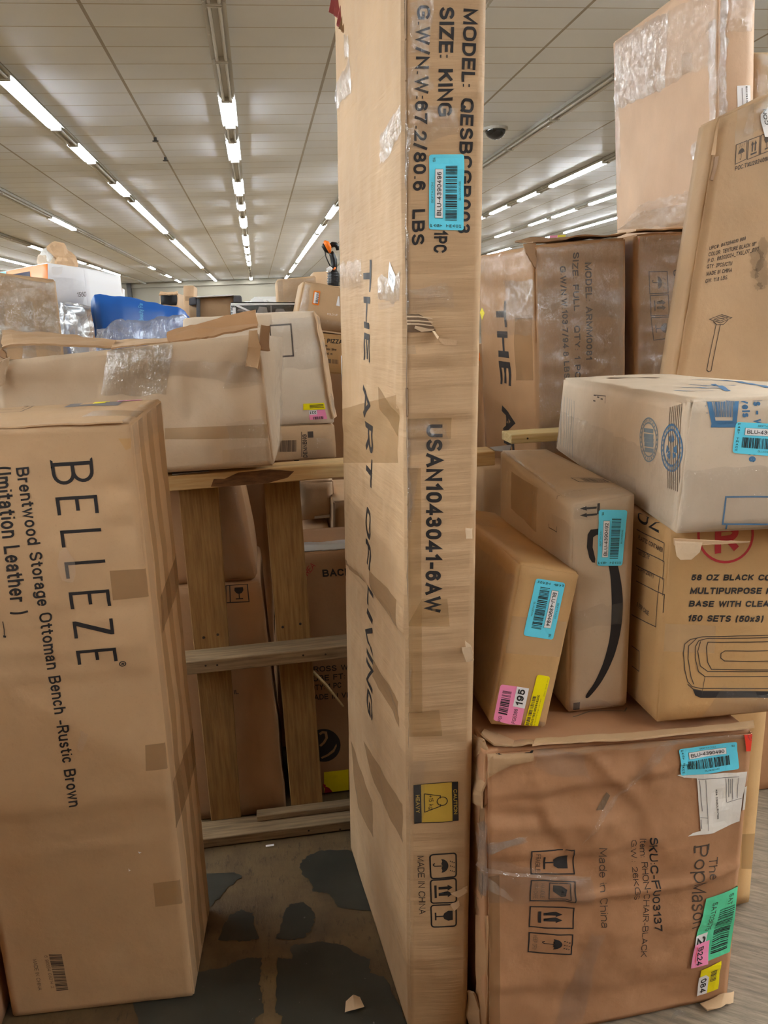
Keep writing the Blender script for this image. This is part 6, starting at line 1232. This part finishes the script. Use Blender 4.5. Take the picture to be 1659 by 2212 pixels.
b2 = Carton('carton', 'white printed carton with an orange and blue side, wrapped in film, at the upper left', [(P[1][0], P[1][1], z0), (P[2][0], P[2][1], z0), (lb[0], lb[1], z0), (rb[0], rb[1], z0), tuple(P[4]), tuple(P[5]), (lb[0], lb[1], P[4][2] - .0), (rb[0], rb[1], P[5][2])], 'white', seed=205, step=.05, mats={'L': 'orange'})
b2.faces['L'].lay(b2.body, [(.0, .05), (.72, .05), (.72, .88), (.0, .88)], [(0, 1, 2, 3)], 'navy', .001); b2.faces['L'].lay(b2.body, [(.35, .1), (.66, .1), (.66, .75), (.35, .75)], [(0, 1, 2, 3)], 'white', .0016); b2.faces['L'].lay(b2.body, [(.0, .1), (.3, .1), (.3, .8), (.0, .8)], [(0, 1, 2, 3)], 'grey_print', .0016); b2.faces['L'].lay(b2.body, [(.0, .88), (.3, .88), (.3, 1), (.0, 1)], [(0, 1, 2, 3)], 'sky_blue', .0016)
b2.text('F', '1560', Z2(690, 672), Z2(772, 665), Z2(690, 628), .0, 'ink_soft'); b2.poly('F', ragged([Z2(455, 400), Z2(560, 400), Z2(555, 460), Z2(480, 475)], 2, 3, 2), 'smudge'); b2.film('F', uv=[(0, .1), (1, .1), (1, .7), (0, .7)], amp=.008, seed=3, step=.02, freq=(6, 26)); b2.done()
t = thing('paper_wad', 'crumpled brown packing paper on top of the white printed carton', 'paper', atY(125, 572, 3.8))
for i, (x, y, r, mt) in enumerate([(128, 547, .045, 'kraft_pale'), (107, 556, .04, 'foam'), (110, 565, .045, 'kraft_grey'), (138, 566, .05, 'kraft_pale')]):
    p = atY(x, y, 3.8); bm = bmesh.new(); bmesh.ops.create_icosphere(bm, subdivisions=3, radius=r)
    for v in bm.verts: v.co *= 1 + .35 * mnoise.noise(v.co * 30 + Vector((i * 5, 0, 0)))
    m = MB(); bm.verts.index_update(); m.add([np.array(v.co) + p for v in bm.verts], [[v.index for v in f.verts] for f in bm.faces], mt); bm.free(); m.build('crumpled_sheet', t)
def bag_grid(L_, R_, n, m_, puff, seed, amp, d0=0):
    """closed lumpy bag between two outline curves"""
    L_, R_ = np.array(L_), np.array(R_); a = np.linspace(0, 1, n); rows = []
    li = np.stack([np.interp(a, np.linspace(0, 1, len(L_)), L_[:, i]) for i in range(3)], 1); ri = np.stack([np.interp(a, np.linspace(0, 1, len(R_)), R_[:, i]) for i in range(3)], 1)
    for k in range(m_):
        th = 2 * math.pi * k / (m_ - 1); c_ = .5 - .5 * math.cos(th); s_ = -math.sin(th) * puff
        rows.append(li * (1 - c_) + ri * c_ + np.array([0, s_, 0]) * np.sin(np.pi * np.clip(a, .06, .94))[:, None] ** .4)
    P_ = np.array(rows); Q = P_ * 18
    P_ = P_ + amp * np.stack([fbm(Q[..., 0] + Q[..., 1], Q[..., 2], seed, 3), fbm(Q[..., 0] - Q[..., 1], Q[..., 2], seed + 2, 3), fbm(Q[..., 2], Q[..., 0], seed + 4, 3)], -1); P_[-1] = P_[0]
    return P_
t = thing('plastic_bundle', 'crinkled clear plastic bundle under the white printed carton', 'plastic', (atY(160, 800, 3.6)[0], 3.65, .01))
m = MB(); q = [atY(x, y, 3.58) for x, y in ((128, 656), (133, 690), (140, 740), (140, 800))]; r = [atY(x, y, 3.66) for x, y in ((193, 662), (184, 690), (189, 740), (192, 800))]
q[-1] = q[-1] * [1, 1, 0] + [0, 0, .02]; r[-1] = r[-1] * [1, 1, 0] + [0, 0, .02]
m.grid(bag_grid(q, r, 40, 24, .14, 3, .012), 'foil'); m.build('bundle', t, smooth=True)
m = MB(); m.grid(bag_grid([v + [-.01, 0, .0] for v in q], [v + [.01, 0, 0] for v in r], 60, 30, .17, 9, .02), 'film_bag'); m.build('plastic_wrap', t, smooth=True)
b3 = far('brown open carton between the white printed carton and the blue bag', [(188, 800), (238, 800), (233, 612), (186, 606)], 4.3, .45, 'kraft_red', 207, worn=.012)
b3.flap([[atY(186, 605, 4.29), atY(233, 603, 4.29)], [atY(184, 600, 4.4), atY(231, 598, 4.4)]], 'kraft_pale', .008, 'flap', None, .01, 2); b3.flap([[atY(233, 604, 4.29), atY(240, 606, 4.4)], [atY(233, 630, 4.27), atY(244, 622, 4.4)]], 'kraft_inner', .008, 'flap', 'side flap hanging open', .01, 3); b3.done()
c = far('plain white panel standing in the back behind the brown open carton', [(236, 760), (266, 760), (264, 624), (234, 610)], 5.2, .1, 'white', 209, edge=.003, worn=.001); c.done()
# blue mattress bag
t = thing('mattress_bag', 'bright blue plastic mattress bag behind the crushed carton', 'bag', (atY(300, 690, 3.3)[0], 3.35, .01)); Yb = 3.2
top = [atY(x, y, Yb + dy) for x, y, dy in ((196, 650, 0), (205, 638, 0), (218, 636, 0), (262, 640, .02), (305, 647, .05), (350, 655, .08), (385, 663, .1), (402, 674, .12), (412, 690, .14))]
bot = [np.array([p[0] + .02, p[1] + .02, .02]) for p in top]; bot[0][0] = top[2][0]; bot[1][0] = top[2][0]
m = MB(); G = bag_grid(top, bot, 60, 40, .10, 3, .004); m.grid(G, 'blue_bag'); m.build('bag', t, smooth=True)
f_ = Face([bot[2] - [0, .12, 0], bot[7] - [0, .12, 0], top[7] - [0, .12, 0], top[2] - [0, .12, 0]], 2, 2, np.array([0, 1.]), np.array([0, 1.]), None)
f_.pos_grid = np.array([[f_.P[0], f_.P[3]], [f_.P[1], f_.P[2]]]); m = MB(); f_.text(m, 'Beauty Rest', (309, 694), (308, 648), (299, 694), .0, 'sky_blue', .004); m.build('bag_print', t)
t = thing('clear_bag', 'crinkled clear plastic bag in front of the blue mattress bag', 'plastic', (atY(300, 720, 3.02)[0], 3.02, .9))
top = [atY(x, y, 3.02) for x, y in ((203, 732), (208, 716), (225, 708), (250, 698), (275, 692), (300, 690), (335, 686), (360, 690), (395, 680), (412, 696))]; bot = [p * [1, 1, 0] + [0, 0, 1.30] for p in top]
m = MB(); m.grid(bag_grid(top, bot, 90, 44, .055, 5, .016), 'film_blue'); m.build('bag', t, smooth=True)
b_ = Carton('carton', 'carton hidden behind the crushed one that carries the clear plastic bag', [(bot[0][0], 2.92, .002), (bot[-1][0] + .02, 2.92, .002), (bot[0][0], 3.09, .002), (bot[-1][0] + .02, 3.09, .002), (bot[0][0], 2.92, 1.29), (bot[-1][0] + .02, 2.92, 1.29), (bot[0][0], 3.09, 1.29), (bot[-1][0] + .02, 3.09, 1.29)], 'kraft', seed=211); b_.done()

# slivers seen right of the tall carton
c = far('narrow brown carton with an orange sticker in the gap right of the tall carton', [(1026, 1010), (1052, 1010), (1046, 742), (1024, 744)], 3.3, .2, 'kraft', 213); c.sticker('F', ZA(62, 806), ZA(92, 804), ZA(92, 760), ZA(64, 764), 'orange', lambda L, o: L.rect(.2, .4, .8, .8, 'white', o), 'sticker', 'orange barcode sticker', 0, .002); c.done()
c = far('white panel edge in the gap right of the tall carton', [(1012, 1080), (1030, 1080), (1027, 900), (1010, 900)], 3.1, .05, 'white', 215, edge=.002, worn=.001); c.done()
c = far('pale carton under the pallet beam right of the tall carton', [(1010, 1200), (1046, 1200), (1044, 1024), (1008, 1020)], 2.75, .25, 'kraft_pale', 217); c.done()
c = far('brown carton under the pallet end behind the tilted carton', [(1044, 1200), (1120, 1200), (1120, 1010), (1044, 1012)], 2.5, .2, 'kraft', 219); c.done()

# rows of stock further down the hall, then unseen stacks added to block light
def stock(x0, x1, y0, y1, h, label, mt, seed):
    c = Carton('carton', label, [(x0, y0, .002), (x1, y0, .002), (x0, y1, .002), (x1, y1, .002), (x0, y0, h), (x1, y0, h), (x0, y1, h), (x1, y1, h)], mt, seed=seed, step=.2, worn=.01); c.done()
stock(-2.9, -1.75, 5.2, 6.2, 1.55, 'wide carton in the back left, mostly behind the film wrapped carton', 'kraft', 231)
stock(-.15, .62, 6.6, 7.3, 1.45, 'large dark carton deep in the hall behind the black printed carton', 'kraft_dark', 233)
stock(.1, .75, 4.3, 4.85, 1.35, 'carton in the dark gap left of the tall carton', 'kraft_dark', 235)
for i, (x0, x1, h, lb) in enumerate([(-3.0, -1.6, 2.3, 'wide added light blocker, an unseen stack far left behind the viewpoint'), (-1.5, -.2, 2.15, 'added light blocker, an unseen stack just left behind the viewpoint'), (-.1, 1.3, 2.35, 'tallest added light blocker, an unseen stack behind the viewpoint'), (1.4, 3.0, 2.2, 'added light blocker, an unseen stack far right behind the viewpoint')]):
    stock(x0, x1, -2.3, -1.15, h, lb, 'kraft_brown', 240 + i)  # out of view, added to block tube light and darken the lower aisle
stock(-2.5, -1.3, -1.0, 1.25, 1.38, 'added brown light blocker, an unseen stack left of the viewpoint', 'kraft', 237)  # out of view, added to cut light coming into the aisle from the left
# paper scraps on the floor
for i, (x, y, r, mt, lb) in enumerate([(765, 2173, .022, 'torn_paper', 'crumpled paper scrap on the dark floor beside the tall carton'), (583, 1827, .012, 'white', 'tiny white chip on the floor in front of the pallet')]):
    p = atZ(x, y, .004); G = np.array([[p + [-r, -r * .6, 0], p + [0, -r * .8, .006], p + [r, -r * .4, .002]], [p + [-r * .8, r * .5, .004], p + [0, r * .9, .01], p + [r * .7, r, .001]]]) if i == 0 else np.array([[p + [-r, -.003, 0], p + [r, -.002, 0]], [p + [-r, .003, .002], p + [r, .004, .002]]])
    t = thing('paper_scrap', lb, 'scrap', p); m = MB(); m.grid(refine(G, 6, .004 if i == 0 else .0004, i + 1), mt); m.build('scrap', t)
